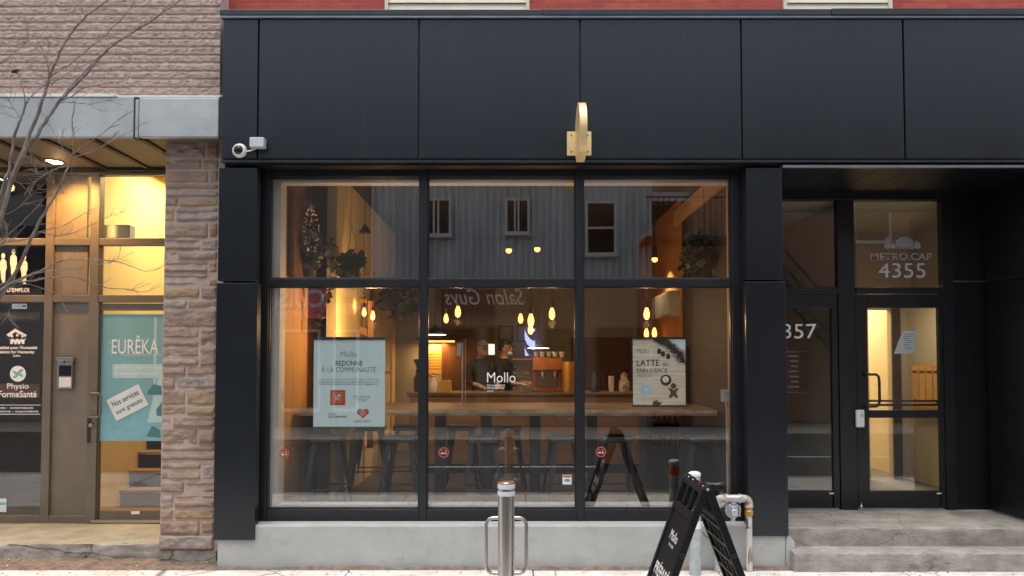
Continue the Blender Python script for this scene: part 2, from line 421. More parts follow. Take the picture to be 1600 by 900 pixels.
M['leaf_blue'] = mat('grey_green_leaf', (.05, .07, .06), .55, col2=(.10, .12, .095), vscale=30)
M['pot'] = mat('black_pot', (.03, .028, .026), .6)
M['bark'] = mat('grey_bark', (.12, .095, .078), .85, col2=(.30, .26, .22), vscale=22, stretch=(1, 1, .35), bump=.3, bscale=60)
M['bulb'] = emit('warm_filament_bulb', (1.0, .42, .085), 2.7)
M['lamp_white'] = emit('warm_lamp_disc', (1.0, .82, .52), 9.0)
M['copper'] = mat('copper', (.50, .19, .07), .3, metal=.9)
M['skin'] = mat('skin', (.40, .22, .15), .55, var=.08)
M['cloth_black'] = mat('black_cloth', (.018, .017, .017), .85)
M['cloth_grey'] = mat('grey_wool', (.12, .11, .105), .9)
M['hair'] = mat('dark_hair', (.025, .018, .014), .6)
M['clear'] = glass('case_glass', .06)
M['brick_red'] = brickmat('red_painted_brick', (.40, .062, .045), (.50, .10, .065), (.36, .10, .075))
M['siding'] = mat('cream_siding', (.70, .65, .52), .6, var=.05)
M['corr'] = mat('corrugated_steel', (.56, .61, .63), .55, metal=.1, var=.15, vscale=1.2, stretch=(2, 2, .5))
M['brick_brown'] = brickmat('brown_brick', (.34, .16, .09), (.44, .22, .12), (.30, .26, .22))
M['brick_dark'] = brickmat('dark_brick', (.17, .14, .12), (.23, .19, .16), (.20, .18, .16))
M['trim_white'] = mat('white_trim', (.66, .67, .66), .6)
M['shop_dark'] = mat('dark_shopfront', (.05, .045, .04), .5)
M['pink'] = mat('pink_signboard', (.72, .16, .26), .6)
M['room_dark'] = mat('dim_room', (.06, .05, .045), .8)

def lamp(name, kind, loc, energy, col, parent=None, size=.05, rot=None, spot=None, blend=.6):
    l = bpy.data.lights.new(name, kind); l.energy = energy; l.color = col
    if kind == 'AREA': l.size = size
    else: l.shadow_soft_size = size
    if spot: l.spot_size = spot; l.spot_blend = blend
    o = bpy.data.objects.new(name, l); o.location = loc
    if rot: o.rotation_euler = rot
    link(o, parent)
    if parent is not None and parent.type == 'EMPTY' and parent.get('_world'):
        o.matrix_parent_inverse = Matrix.Translation(-parent.location)
    return o
WARM = (1.0, .56, .22)

# ================================================================== GROUND
bm = N(); box(bm, -60, 60, -60, 60, -.4, -.16)
tag(mk('ground', bm, M['asphalt']), kind='structure')
bm = N(); box(bm, -60, 60, -10.6, -3.4, -.16, -.13)
tag(mk('road', bm, M['asphalt']), kind='structure')
bm = N()
for k in range(-9, 10): box(bm, k*6.0-1.5, k*6.0+1.5, -7.06, -6.94, -.13, -.126)
tag(mk('road_marking', bm, M['white_line']), kind='structure')
bm = N()
for k in range(-24, 25):
    for (a, b) in ((-3.4, -1.72), (-1.71, -.235)):
        box(bm, k*1.55+.18, k*1.55+1.722, a, b, -.16, random.uniform(-.002, .002))
tag(mk('sidewalk', bm, M['sidewalk'], bevel=.008), kind='structure')
bm = N(); box(bm, -60, 60, -13.9, -10.6, -.16, 0)
tag(mk('far_sidewalk', bm, M['concrete']), kind='structure')
bm = N(); box(bm, -60, 60, -3.55, -3.405, -.16, .004)
tag(mk('kerb', bm, M['concrete'], bevel=.01), kind='structure')
# strip of soil between sidewalk and walls
n = 400; xs = np.linspace(-9, 9, n); bm = N(); rows = []
for j, y in enumerate(np.linspace(-.26, .12, 14)):
    h = .012 + .03 * fbm(xs, np.full(n, y), 9, 5) * (1 if 0 < j < 13 else .2)
    rows.append([bm.verts.new((x, y, z - .012)) for x, z in zip(xs, h)])
for a, b in zip(rows, rows[1:]):
    for k in range(n - 1): bm.faces.new((a[k], a[k+1], b[k+1], b[k]))
tag(mk('soil_strip', bm, M['soil'], smooth=True), kind='structure')
# grit and leaf crumbs lying along the walls
bm = N()
for k in range(520):
    x = random.uniform(-5.2, 5.2); y = -.235 - abs(random.gauss(0, .13)); s = random.uniform(.003, .011)
    if random.random() < .4: x = random.uniform(-5.2, -2.5); y = random.uniform(-.3, .05)
    z = .018 if y > -.24 else .001
    c = Vector((x, y, z + s*.4)); a = random.random()*6.3
    vs = [bm.verts.new(c + Vector((s*math.cos(a+q*1.57)*random.uniform(.6,1.5), s*math.sin(a+q*1.57), random.uniform(-.2,.5)*s))) for q in range(4)]
    t = bm.verts.new(c + Vector((0, 0, s*.6)))
    bm.faces.new(vs).material_index = k % 3
    for q in range(4): bm.faces.new((vs[q], vs[(q+1) % 4], t)).material_index = k % 3
tag(mk('debris', bm, [M['soil'], M['rust'], M['concrete']]), kind='stuff')

# ================================================================== THE CAFE BUILDING
cafe = wthing('cafe_building', 'black panelled café building with wide gridded shop window and recessed entrance under red brick', 'building')
YF = -.24                                   # front of the fascia
seams = [346, 403.5, 654.5, 906.5, 1158.5, 1412.5, 1666, 1920, 2174, 2428]
for a, b in zip(seams, seams[1:]):
    bm = N(); pbox(bm, a + 1.4, 30, b - 1.4, 248, YF, .03)
    mk('fascia_panel', bm, M['panel'], cafe, bevel=.004)
bm = N(); box(bm, X(345.4, YF), X(2429, YF), YF + .032, .35, Z(257, YF), Z(29, YF)); mk('fascia_backing', bm, M['panel_dark'], cafe)
bm = N()
for a, b, d in ((345, 847, 0), (847.4, 1297, .003), (1297.4, 2429, .007)):
    box(bm, X(a, YF, 22), X(b, YF, 22), YF - .03 - d, .3, Z(26, YF) + .0, Z(17, YF) + d)
mk('coping', bm, M['coping'], cafe, bevel=.004)
bm = N(); box(bm, X(345.5, YF, 27), X(2429, YF, 27), YF - .024, YF + .03, Z(29.3, YF), Z(26.2, YF)); mk('drip_edge', bm, M['steel_edge'], cafe)
bm = N(); box(bm, X(346, YF, 253), X(2429, YF, 253), YF - .012, YF + .030, Z(254.2, YF), Z(250.2, YF)); mk('fascia_trim', bm, M['coping'], cafe)
bm = N(); box(bm, X(1223, YF, 260), X(2429, YF, 260), YF - .005, YF + .03, Z(262, YF), Z(258, YF)); mk('soffit_edge', bm, M['steel_edge'], cafe)
# soffit of the entrance with board joints
zs = Z(262, YF)
bm = N()
for k in range(9): box(bm, X(1224, YF) + k*.285 + .004, X(1224, YF) + (k+1)*.285, YF + .032, .72, zs, zs + .03)
mk('entrance_soffit', bm, M['panel_dark'], cafe, bevel=.003)
bm = N(); box(bm, X(1224, YF), 5.4, YF + .032, .9, zs + .032, zs + .06); mk('soffit_backing', bm, M['strip_black'], cafe)
# pilasters
YP = -.22
for (a, b, c, d) in ((341, 262, 401, 439), (335.5, 442, 400, 844), (1166.5, 262, 1222.5, 437), (1167, 440, 1230, 838)):
    bm = N(); pbox(bm, a, b, c, d, YP, .1); mk('pilaster_panel', bm, M['panel'], cafe, bevel=.004)
bm = N(); box(bm, X(341, YP, 550) + .012, X(404, 0, 550), YP + .1, .2, .24, Z(256, YP)); mk('pilaster_core', bm, M['panel_dark'], cafe)
bm = N(); box(bm, X(1160, -.05, 550), X(1224, YP, 550) - .004, YP + .1, .8, .35, Z(256, YP)); mk('pilaster_core', bm, M['panel_dark'], cafe)
# concrete plinth
zb = .345
bm = N(); box(bm, X(339, -.2, 870), X(1228, -.2, 860), -.2, .05, -.1, Z(821, -.2))
v = Z(845, -.2)
mk('base_wall', bm, M['stucco'], cafe, bevel=.012)
bm = N()
a, b = X(1228, -.2, 860) + .002, X(1243, -.2, 860)
prism(bm, [(a, -.1), (b, -.1), (b, Z(848, -.2)), (b - .05, Z(836, -.2)), (a, Z(838, -.2))], -.2, .35); mk('base_wall_end', bm, M['stucco'], cafe, bevel=.01)
# window frame
YW = -.03
fr = N()
vx = [(402, 418), (655, 667), (900, 912), (1145, 1164)]
ztop, zbot = Z(262, YW), Z(819, YW)
for k, (a, b) in enumerate(vx): box(fr, X(a, YW), X(b, YW), YW, YW + .11, zbot, ztop)
for (a, b) in zip(vx, vx[1:]):
    for (t, u) in ((262, 276.5), (435, 447.5), (796, 819)):
        box(fr, X(a[1], YW) + .0005, X(b[0], YW) - .0005, YW + .003, YW + .108, Z(u, YW), Z(t, YW))
wframe = mk('window_frame', fr, M['frame'], cafe, bevel=.005)
bead = N()
for a, b in zip(vx, vx[1:]):
    for (t, u) in ((276.5, 435), (447.5, 796)):
        x0, x1, z0, z1 = X(a[1], YW) , X(b[0], YW), Z(u, YW), Z(t, YW)
        g = N(); box(g, x0 + .004, x1 - .004, YW + .048, YW + .056, z0 + .004, z1 - .004)
        mk('glass_pane', g, M['glass_shop'], wframe)
        w = .011
        box(bead, x0, x0 + w, YW + .02, YW + .045, z0, z1); box(bead, x1 - w, x1, YW + .02, YW + .045, z0, z1)
        box(bead, x0 + w, x1 - w, YW + .021, YW + .044, z0, z0 + w); box(bead, x0 + w, x1 - w, YW + .021, YW + .044, z1 - w, z1)
mk('glazing_bead', bead, M['frame'], wframe, bevel=.002)
bm = N(); box(bm, X(404, -.2), X(1164, -.2), -.06, YW - .002, zbot - .012, zbot + .012); mk('window_sill', bm, M['panel_dark'], wframe, bevel=.003)
# upper wall: red painted brick with pale siding panels
YB = .12
zc0 = Z(19, YF) - .05
bm = N()
wins = [(607, 822), (1228, 1387)]
edges = [340, 607, 822, 1228, 1387, 1900]
for a, b in ((340, 606), (823, 1227.5), (1387.5, 2440)):
    box(bm, X(a, YB, 10), X(b, YB, 10), YB, YB + .3, zc0, 9)
mk('upper_wall', bm, M['brick_red'], cafe)
for (a, b) in wins:
    bm = N(); x0, x1 = X(a, YB, 10), X(b, YB, 10)
    for k in range(40):
        z0 = zc0 + .1*k
        v0 = [bm.verts.new(q) for q in ((x0, YB-.012, z0), (x1, YB-.012, z0), (x1, YB+.006, z0+.1), (x0, YB+.006, z0+.1))]
        bm.faces.new(v0)
        v1 = [bm.verts.new(q) for q in ((x0, YB+.006, z0+.1), (x1, YB+.006, z0+.1), (x1, YB-.012, z0+.1), (x0, YB-.012, z0+.1))]
        bm.faces.new(v1)
    box(bm, x0 - .03, x0, YB - .03, YB + .1, zc0, 8.9); box(bm, x1, x1 + .03, YB - .03, YB + .1, zc0, 8.9)
    box(bm, x0, x1, YB + .05, YB + .1, zc0, 8.9)
    mk('siding_panel', bm, M['siding'], cafe)
bm = N(); box(bm, X(345, 0), 9, .3, 7, 8.95, 9.1); box(bm, X(345, 0), 9, 6.9, 7, 0, 8.95); mk('roof', bm, M['panel_dark'], cafe)

# ---- shop interior shell
XL, XR, YI, ZF, ZCE = -2.12, 2.02, 5.6, .33, 3.72
zt = Z(276, 0)
bm = N(); box(bm, XL - .1, XR + .1, .085, YI, ZF - .1, ZF); mk('interior_floor', bm, M['floor_dark'], cafe)
bm = N(); box(bm, XL - .1, XR + .1, .085, YI, ZCE, ZCE + .1); mk('interior_ceiling', bm, M['ceiling'], cafe)
bm = N(); box(bm, XL - .1, XL, .26, YI, ZF, ZCE); lw = mk('interior_wall', bm, M['orange_wall'], cafe)
bm = N(); box(bm, XL, XL + .018, .30, 1.75, ZF, Z(442, .9)); mk('plywood_lining', bm, M['ply'], lw)
bm = N(); box(bm, XR, XR + .1, 2.3, YI, ZF, ZCE); mk('interior_wall', bm, M['orange_wall'], cafe)
bm = N(); box(bm, XR, XR + .1, .26, 2.298, ZF, ZCE); rw = mk('interior_wall', bm, M['wall_dark'], cafe)
bm = N(); box(bm, XR - .03, XR, .26, 2.6, 3.42, 3.6); mk('peach_band', bm, M['peach'], rw)
bm = N(); box(bm, XL - .1, XR + .1, YI, YI + .1, ZF, 2.95); mk('interior_wall', bm, M['wall_grey'], cafe)
bm = N(); box(bm, XL - .1, XR + .1, YI - .06, YI + .1, 2.952, ZCE); mk('dark_wall_top', bm, M['ceiling'], cafe)  # top of the back wall; shade put into its colour so reflections stand out
bm = N(); box(bm, XL - .1, XL + .035, .085, .255, ZF, ZCE); mk('window_reveal', bm, M['white_jamb'], cafe)
bm = N(); box(bm, XR - .04, XR + .1, .085, .255, ZF, ZCE); mk('window_reveal', bm, M['peach'], cafe)
bm = N(); box(bm, XL + .036, XR - .041, .09, .22, Z(286, .1), Z(277, .1)); mk('blind_cassette', bm, M['white_jamb'], cafe, bevel=.006)
bm = N()
for k in range(21): box(bm, XL + .037 + k*.194, XL + .037 + (k+1)*.194 - .004, .086, .22, Z(795, .09) , Z(788, .09))
mk('sill_tile', bm, M['tile_white'], cafe, bevel=.002)
bm = N(); xc_ = X(435, .2)
tube(bm, [(xc_, .2, Z(760, .2)), (xc_, .2, Z(330, .2)), (xc_+.005, .2, Z(305, .2)), (xc_+.03, .2, Z(290, .2)), (xc_+.08, .2, Z(283, .2)), (xc_+.3, .2, Z(282, .2))], .011, 8)
cd = mk('conduit', bm, M['galv'], cafe, smooth=True)
bm = N(); pbox(bm, 429, 609, 440, 628, .16, .06); mk('junction_box', bm, M['galv'], cd, bevel=.004)
bm = N(); xc2 = X(1135, .2); tube(bm, [(xc2, .2, Z(785, .2)), (xc2, .2, Z(640, .2)), (xc2 - .006, .2, Z(626, .2))], .011, 8)
cd = mk('conduit', bm, M['galv'], cafe, smooth=True)
bm = N(); pbox(bm, 1129, 609, 1142, 628, .14, .07); mk('junction_box', bm, M['galv'], cd, bevel=.004)
# dark service doorway panel on the back wall
bm = N(); pbox(bm, 690, 452, 772, 640, YI - .04, .04); mk('wall_panel', bm, M['dark_wood'], cafe)
bm = N(); pbox(bm, 892, 527, 985, 690, YI - .05, .05); mk('wall_panel', bm, M['dark_wood'], cafe)
bm = N(); box(bm, XL + .02, XL + .06, .42, 1.2, Z(440, .8), Z(312, .9)); mk('wall_panel', bm, M['dark_wood'], cafe)

# ---- entrance
YD = .72
ZL = Z(797, YD)
M['landing'] = mat('worn_step_concrete', (.23, .21, .185), .9, col2=(.38, .355, .32), vscale=4.5, bump=.5, bscale=50)
stain(M['landing'], (.13, .115, .10), 2.6, .52, .75, .7, (.6, 1, 2.5))
stain(M['landing'], (.50, .47, .42), 5, .64, .76, .55, (.6, 1, 3))
stain(M['landing'], (.07, .06, .05), 1.3, .0, .006, .5, (.8, .5, 1.8), 'crack')
def rough_block(bm, x0, x1, y0, y1, z0, z1, seed, amp=.012, step=.02):
    """a weathered concrete step: tread and riser as one bent, displaced sheet with a worn nosing"""
    nx = int((x1-x0)/step); pr = []
    for z in np.linspace(z0, z1 - .012, 12): pr.append((y0, z))
    pr += [(y0 + .004, z1 - .004), (y0 + .013, z1)]
    for y in np.linspace(y0 + .03, y1, 14): pr.append((y, z1))
    xs = np.linspace(x0, x1, nx); rows = []
    for j, (y, z) in enumerate(pr):
        d = (fbm(xs, np.full(nx, j*.02 + z), 7, seed) - .5) * 2 * amp
        if j < 12: d2, e2 = d, 0*d
        elif j < 14: d2, e2 = d*1.6 + np.maximum(0, fbm(xs, xs*0, 5, seed+9) - .58)*.08, -np.maximum(0, fbm(xs, xs*0, 5, seed+9) - .58)*.05
        else: d2, e2 = 0*d, d*.25
        rows.append([bm.verts.new((x, y + a, z + b)) for x, a, b in zip(xs, d2, e2)])
    for a, b in zip(rows, rows[1:]):
        for k in range(nx - 1): bm.faces.new((a[k], a[k+1], b[k+1], b[k]))
    for k in (0, -1):
        base = [bm.verts.new((rows[0][k].co.x, y1, z0))]
        bm.faces.new([r[k] for r in rows] + base)
bm = N(); xa, xb = X(1232, -.05, 850), X(1690, 0, 850)
y1f = -.075
rough_block(bm, X(1229, -.1, 850), xb, y1f, .95, .0, ZL, 3)
mk('upper_step', bm, M['landing'], cafe, smooth=True)
bm = N(); rough_block(bm, X(1241, -.3, 870), xb + .2, y1f - .23, y1f + .05, -.05, ZL*.5, 8)
mk('lower_step', bm, M['landing'], cafe, smooth=True)
# splayed side wall at the far end of the recess
pA, pB = P(1548, 800, .66), P(1640, 840, -.15)
bm = N()
d = (pB - pA); d.z = 0; d.normalize(); nn = Vector((-d.y, d.x, 0))
if nn.x < 0: nn = -nn
def slab(bm, a, b, z0, z1, t):
    q = [a, b, b + nn*t, a + nn*t]
    lo = [bm.verts.new((p.x, p.y, z0)) for p in q]; hi = [bm.verts.new((p.x, p.y, z1)) for p in q]
    bm.faces.new(lo[::-1]); bm.faces.new(hi)
    for k in range(4): bm.faces.new((lo[k], lo[(k+1) % 4], hi[(k+1) % 4], hi[k]))
mid = Z(438, .3)
slab(bm, pA, pB + d*.4, ZL + .02, mid - .004, .08); mk('side_wall_panel', bm, M['panel_dark'], cafe, bevel=.004)
bm = N(); slab(bm, pA, pB + d*.4, mid + .004, zs, .08); mk('side_wall_panel', bm, M['panel_dark'], cafe, bevel=.004)
bm = N(); slab(bm, pA - d*.02 + Vector((.02,0,0)), pB + d*.4, -.05, ZL + .018, .2); mk('side_plinth', bm, M['stucco'], cafe, bevel=.01)
bm = N(); pe = pB + d*.4; box(bm, pe.x + .09, 9.2, pe.y + .002, .4, .3, Z(256, YP)); mk('side_facade', bm, M['panel'], cafe, bevel=.004)
bm = N(); box(bm, pe.x + .21, 9.25, pe.y - .02, .38, -.05, .298); mk('base_wall', bm, M['stucco'], cafe, bevel=.01)
# back panels beside the door
bm = N(); box(bm, X(1492, YD, 600), X(1560, YD, 600), YD + .02, YD + .09, ZL, Z(440, YD)); box(bm, X(1492, YD, 600), X(1560, YD, 600), YD + .02, YD + .09, Z(438.5, YD), zs)
mk('recess_panel', bm, M['panel_dark'], cafe, bevel=.003)
# entrance frame
fr = N()
def fbar(px0, py0, px1, py1, y0=YD, th=.09): pbox(fr, px0, py0, px1, py1, y0, th)
fbar(1205, 296, 1492, 312); 
box(fr, X(1311.5, YD), X(1338, YD), YD + .001, YD + .088, ZL, Z(312.2, YD)); box(fr, X(1476, YD), X(1492, YD), YD + .001, YD + .088, ZL, Z(312.2, YD)); box(fr, X(1200, YD), X(1216, YD), YD + .001, YD + .088, ZL, Z(312.2, YD))
pbox(fr, 1217, 449, 1311, 459, YD + .003, .08); pbox(fr, 1338.5, 449, 1475.5, 459, YD + .003, .08)
ef = mk('entrance_frame', fr, M['frame'], cafe, bevel=.004)
for (a, b) in ((1217, 1311), (1338.5, 1475.5)):
    bm = N(); pbox(bm, a, 312.5, b, 448.5, YD + .04, .008); mk('transom_pane', bm, M['glass_door'], ef)
    bm = N(); pbox(bm, a, 262, b, 296, YD + .04, .008); mk('transom_pane', bm, M['frame'], ef)
def entry_door(a, b, ga, gb, rail):
    bm = N(); y = YD + .012
    pbox(bm, a, 460, ga, 794, y, .05); pbox(bm, gb, 460, b, 794, y, .05)
    pbox(bm, ga + .05, 460, gb - .05, 481, y + .001, .048); pbox(bm, ga + .05, 767, gb - .05, 794, y + .001, .048)
    if rail: pbox(bm, ga + .05, 641, gb - .05, 653, y + .001, .048)
    dr = mk('door', bm, M['frame'], cafe, bevel=.003)
    bm = N(); pbox(bm, ga, 481, gb, 767, y + .022, .008); mk('door_pane', bm, M['glass_door'], dr)
    bm = N(); pbox(bm, a, 794, b, 797, y - .004, .056); mk('door_sweep', bm, M['steel'], dr)
    for px in (gb - 5,):
        bm = N(); pbox(bm, px, 770, px + 7, 772, y - .003, .003); mk('maker_tag', bm, M['vinyl'], dr)
    return dr
dl = entry_door(1217.5, 1310.5, 1222, 1301, False)
dr = entry_door(1339, 1475.5, 1357, 1469, True)
yh = YD + .012
hx = X(1373, yh - .07); hx0 = X(1349, yh)
bm = N()
tube(bm, [(hx0, yh + .005, Z(585, yh)), (hx0, yh - .07, Z(585, yh - .07)), (hx - .03, yh - .075, Z(585, yh - .07)), (hx - .008, yh - .075, Z(588, yh - .07)), (hx, yh - .075, Z(595, yh - .07)),
          (hx, yh - .075, Z(625, yh - .07)), (hx - .008, yh - .075, Z(632, yh - .07)), (hx - .03, yh - .075, Z(635, yh - .07)), (hx0, yh - .07, Z(635, yh - .07)), (hx0, yh + .005, Z(635, yh))], .013, 10)
mk('door_handle', bm, M['black'], dr, smooth=True)
bm = N(); pbox(bm, 1352, 625, 1472, 628, yh + .09, .03); pbox(bm, 1352, 631, 1472, 634.5, yh + .08, .02); mk('panic_bar', bm, M['black'], dr)
bm = N(); lathe(bm, [(.0, 0), (.02, 0), (.02, .004), (.008, .01), (.008, .04), (.014, .045), (.014, .06), (.006, .068), (.003, .095), (0, .096)], (X(1342.5, YD - .12), YD - .12, ZL), 'Z', 10)
mk('door_stop', bm, M['steel'], cafe, smooth=True)

# ---- entrance hall
HX0, HX1, HY1, HZ = X(1205, YD), 4.85, 2.62, 3.35
bm = N(); box(bm, HX0 - .1, HX1 + .2, YD + .1, 6.2, ZL - .05, ZL + .012); mk('hall_floor', bm, M['floor_dark'], cafe)
bm = N(); box(bm, HX0 - .1, HX1 + .2, YD + .1, 6.2, HZ, HZ + .1); mk('hall_ceiling', bm, M['beige_wall'], cafe)
bm = N(); box(bm, HX1, HX1 + .1, YD + .1, 6.2, ZL, HZ); mk('hall_wall', bm, M['beige_wall'], cafe)
bm = N(); box(bm, HX0 - .1, HX0, YD + .1, 6.2, ZL, HZ); mk('hall_wall', bm, M['beige_wall'], cafe)
xo0, xo1 = X(1357.5, HY1), X(1393, HY1); zo = Z(484, HY1)
bm = N(); box(bm, HX0, xo0, HY1, HY1 + .1, ZL, HZ); box(bm, xo1, HX1, HY1, HY1 + .1, ZL, HZ); box(bm, xo0, xo1, HY1, HY1 + .1, zo, HZ)
hw = mk('hall_wall', bm, M['beige_wall'], cafe)
bm = N(); box(bm, xo1 + .002, X(1408, HY1 - .03), HY1 - .03, HY1, ZL, zo + .03); mk('doorway_jamb', bm, M['wall_dark'], hw)
bm = N(); box(bm, HX0, HX1, 6.0, 6.1, ZL, HZ); mk('hall_wall', bm, M['yellow_wall'], cafe)
bm = N(); box(bm, X(1318, YD), X(1326, YD), YD + .1, HY1 - .002, ZL + .013, HZ - .001); mk('hall_light_block', bm, M['beige_wall'], cafe)  # added wall, hidden by the post, keeps hall fill off the narrow door
lamp('hall_fill', 'AREA', (4.2, 1.75, 2.56), 5.5, (1, .80, .50), cafe, .3)  # added fill with no fixture, set low so the upper walls stay dim
lamp('corridor_light', 'AREA', ((xo0+xo1)/2, 4.0, HZ - .06), 120, (1, .74, .36), cafe, .8)
lamp('lobby_light', 'AREA', (X(1290, 2.2), 2.2, 2.6), .32, (1, .78, .55), cafe, .3)

# ================================================================== THE STONE BUILDING ON THE LEFT
stone = wthing('stone_building', 'rough stone fronted building with pale metal canopy and bronze glazed entrance', 'building')
# split-face block wall above the canopy
YU = -.06
x0, x1, z0, z1 = -6.6, X(345.5, -.06, 80) - .004, Z(150, -.10), 6.4
nx, nz = int((x1-x0)/.011), int((z1-z0)/.0085)
gx, gz = np.meshgrid(np.linspace(x0, x1, nx), np.linspace(z0, z1, nz))
ch = 12.9 * (D0 - .06) / F
row = np.floor((gz - z0 - .012) / ch).astype(int); v = (gz - z0 - .012) / ch - row
off = (np.abs(np.sin(row * 12.9898) * 43758.5453) % 1)
blk = np.floor((gx + off*.4) / .42).astype(int); u = (gx + off*.4) / .42 - blk
hsh = np.abs(np.sin(blk*78.233 + row*37.719) * 43758.5453) % 1
rough = .5*fbm(gx, gz*1.2, 20, 11, 5) + .5*(1 - np.abs(2*fbm(gx, gz*1.3, 34, 71, 4) - 1)*1.7)
relief = .012 + .022*(rough - .35) + .003*hsh
e = np.minimum(v, 1 - v) * ch; eu = np.minimum(u, 1 - u) * .42
prof = np.clip((e - .0030) / .005, 0, 1) * np.clip((eu - .001) / .006, .75, 1)
dep = relief * prof - .003
verts = np.stack([gx, YU - dep, gz], -1).reshape(-1, 3)
idx = np.arange(nx*nz).reshape(nz, nx)
faces = np.stack([idx[:-1, :-1], idx[:-1, 1:], idx[1:, 1:], idx[1:, :-1]], -1).reshape(-1, 4)
me = bpy.data.meshes.new('upper_wall'); me.from_pydata(verts.tolist(), [], faces.tolist())
me.polygons.foreach_set('use_smooth', [True]*len(me.polygons)); me.materials.append(M['split'])
link(bpy.data.objects.new('upper_wall', me), stone)
bm = N(); box(bm, -9, x1, YU - .0065, .3, z0 - .05, 9); mk('mortar_bed', bm, M['mortar_pale'], stone)
# canopy fascia: two sheet-metal boxes and flashing
YC = -.2
bm = N(); pbox(bm, -500, 152, 209, 214, YC, .05); mk('canopy_fascia', bm, M['fascia_metal'], stone, bevel=.006)
bm = N(); pbox(bm, 217, 153, 341, 214, YC - .03, .06); pbox(bm, 211, 155, 216.5, 215, YC - .012, .05)
mk('canopy_fascia', bm, M['fascia_metal'], stone, bevel=.008)
bm = N(); box(bm, -9, X(176, YC), YC - .008, -.03, Z(151.5, YC), Z(146.5, YC)); box(bm, X(176, YC), X(343, YC), YC - .002, -.03, Z(153, YC), Z(149, YC)); mk('canopy_flashing', bm, M['fascia_white'], stone, bevel=.003)
zso = Z(215, YC)
bm = N(); box(bm, X(209.3, YC, 185), X(216, YC, 185), YC - .006, YC + .04, Z(217, YC), Z(152, YC)); mk('canopy_joint', bm, M['strip_black'], stone)
bm = N(); box(bm, X(339, YC), X(344, YC), YC - .02, .05, Z(215, YC), Z(152, YC)); mk('canopy_joint', bm, M['strip_black'], stone)
bm = N(); box(bm, -9, X(341, YC), YC + .05, 1.0, zso + .012, zso + .06); mk('canopy_soffit', bm, M['soffit_wood'], stone)
bm = N()
for k in range(9):
    xk = X(211, YC) - k*.43
    box(bm, xk - .025, xk + .025, YC + .052, .93, zso - .006, zso + .012)
box(bm, -9, X(341, YC), .86, .93, zso - .02, zso + .012)
mk('soffit_strip', bm, M['strip_black'], stone)
# stone pillar: ashlar of irregular blocks
YS = -.0
px0_, px1_ = X(253.5, YS), X(338.5, YS)
rng = random.Random(21)
V, Fc, Mi = [], [], []
def stone_face(xa, xb, za, zb, seed, yb, bulge):
    nx = max(4, int((xb-xa)/.009)); nz = max(4, int((zb-za)/.009))
    g, h = np.meshgrid(np.linspace(xa, xb, nx), np.linspace(za, zb, nz))
    e = np.minimum(np.minimum(g - xa, xb - g), np.minimum(h - za, zb - h))
    jag = (fbm(g, h, 30, seed+50, 3) - .5) * .010
    d = bulge * (1 - np.exp(-np.maximum(e + jag*.6, 0) / .010)) + (fbm(g, h*2.0, 11, seed, 5) - .5) * .030 * np.clip(e/.012, 0, 1) + np.clip(e/.02, 0, 1)*.006*np.sin(h*9+seed)
    d = np.where(e <= 1e-6, -.02, d)
    d = np.where(e > 1e-6, np.round(d/.006)*.0035 + d*.42, d); base = len(V)
    V.extend(np.stack([g + jag*.3, yb - d, h + jag*.3], -1).reshape(-1, 3).tolist())
    ii = np.arange(nx*nz).reshape(nz, nx) + base
    Fc.extend(np.stack([ii[:-1, :-1], ii[:-1, 1:], ii[1:, 1:], ii[1:, :-1]], -1).reshape(-1, 4).tolist())
    Mi.extend([rng.choice((0, 0, 1, 1, 2, 3))] * ((nx-1)*(nz-1)))
z = .11; sd_ = 0; ZT = zso + .05
first = True
while z < ZT:
    h = .13 if first else rng.choice([.085, .10, .115, .13, .145, .17])
    zt_ = min(z + h, ZT + .1)
    xs = [px0_, px1_]
    if not first and rng.random() < .8: xs.insert(1, px0_ + (px1_ - px0_) * rng.choice([.2, .26, .68, .75, .82, .45]))
    for a, b in zip(xs, xs[1:]):
        if not first and b - a > .25 and h > .1 and rng.random() < .5:
            q = z + h * rng.uniform(.35, .6)
            parts = [(z, q - .004), (q + .004, zt_)]
        else: parts = [(z, zt_)]
        for (za, zb) in parts:
            sd_ += 1
            stone_face(a + .004, b - .004, za + .004, zb - .004, sd_*3, YS + (-.03 if first else .0), rng.uniform(.007, .018))
    z = zt_; first = False
me = bpy.data.meshes.new('stone_pillar'); me.from_pydata(V, [], Fc); me.polygons.foreach_set('use_smooth', [True]*len(me.polygons)); [me.materials.append(M[k]) for k in ('stone', 'stone_mauve', 'stone_ochre', 'stone_grey')]; me.polygons.foreach_set('material_index', Mi)
pil = link(bpy.data.objects.new('stone_pillar', me), stone)
bm = N(); box(bm, px0_ + .004, px1_ + .05, YS, 1.0, .1, ZT); mk('mortar_core', bm, M['mortar_pink'], pil)
bm = N(); rough_block(bm, px0_ + .01, px1_ + .02, YS - .01, .9, -.05, .115, 31, .012); mk('pillar_footing', bm, M['concrete'], pil, smooth=True)
# concrete threshold slab
YT = .93
ZS = Z(818, YT)
bm = N(); rough_block(bm, -6.5, px0_ + .015, .085, 1.4, -.05, ZS, 44, .014)
o = mk('entrance_slab', bm, [M['concrete'], M['mossy']], stone, smooth=True)
for p in o.data.polygons:
    if p.normal.z > .8: p.material_index = 1
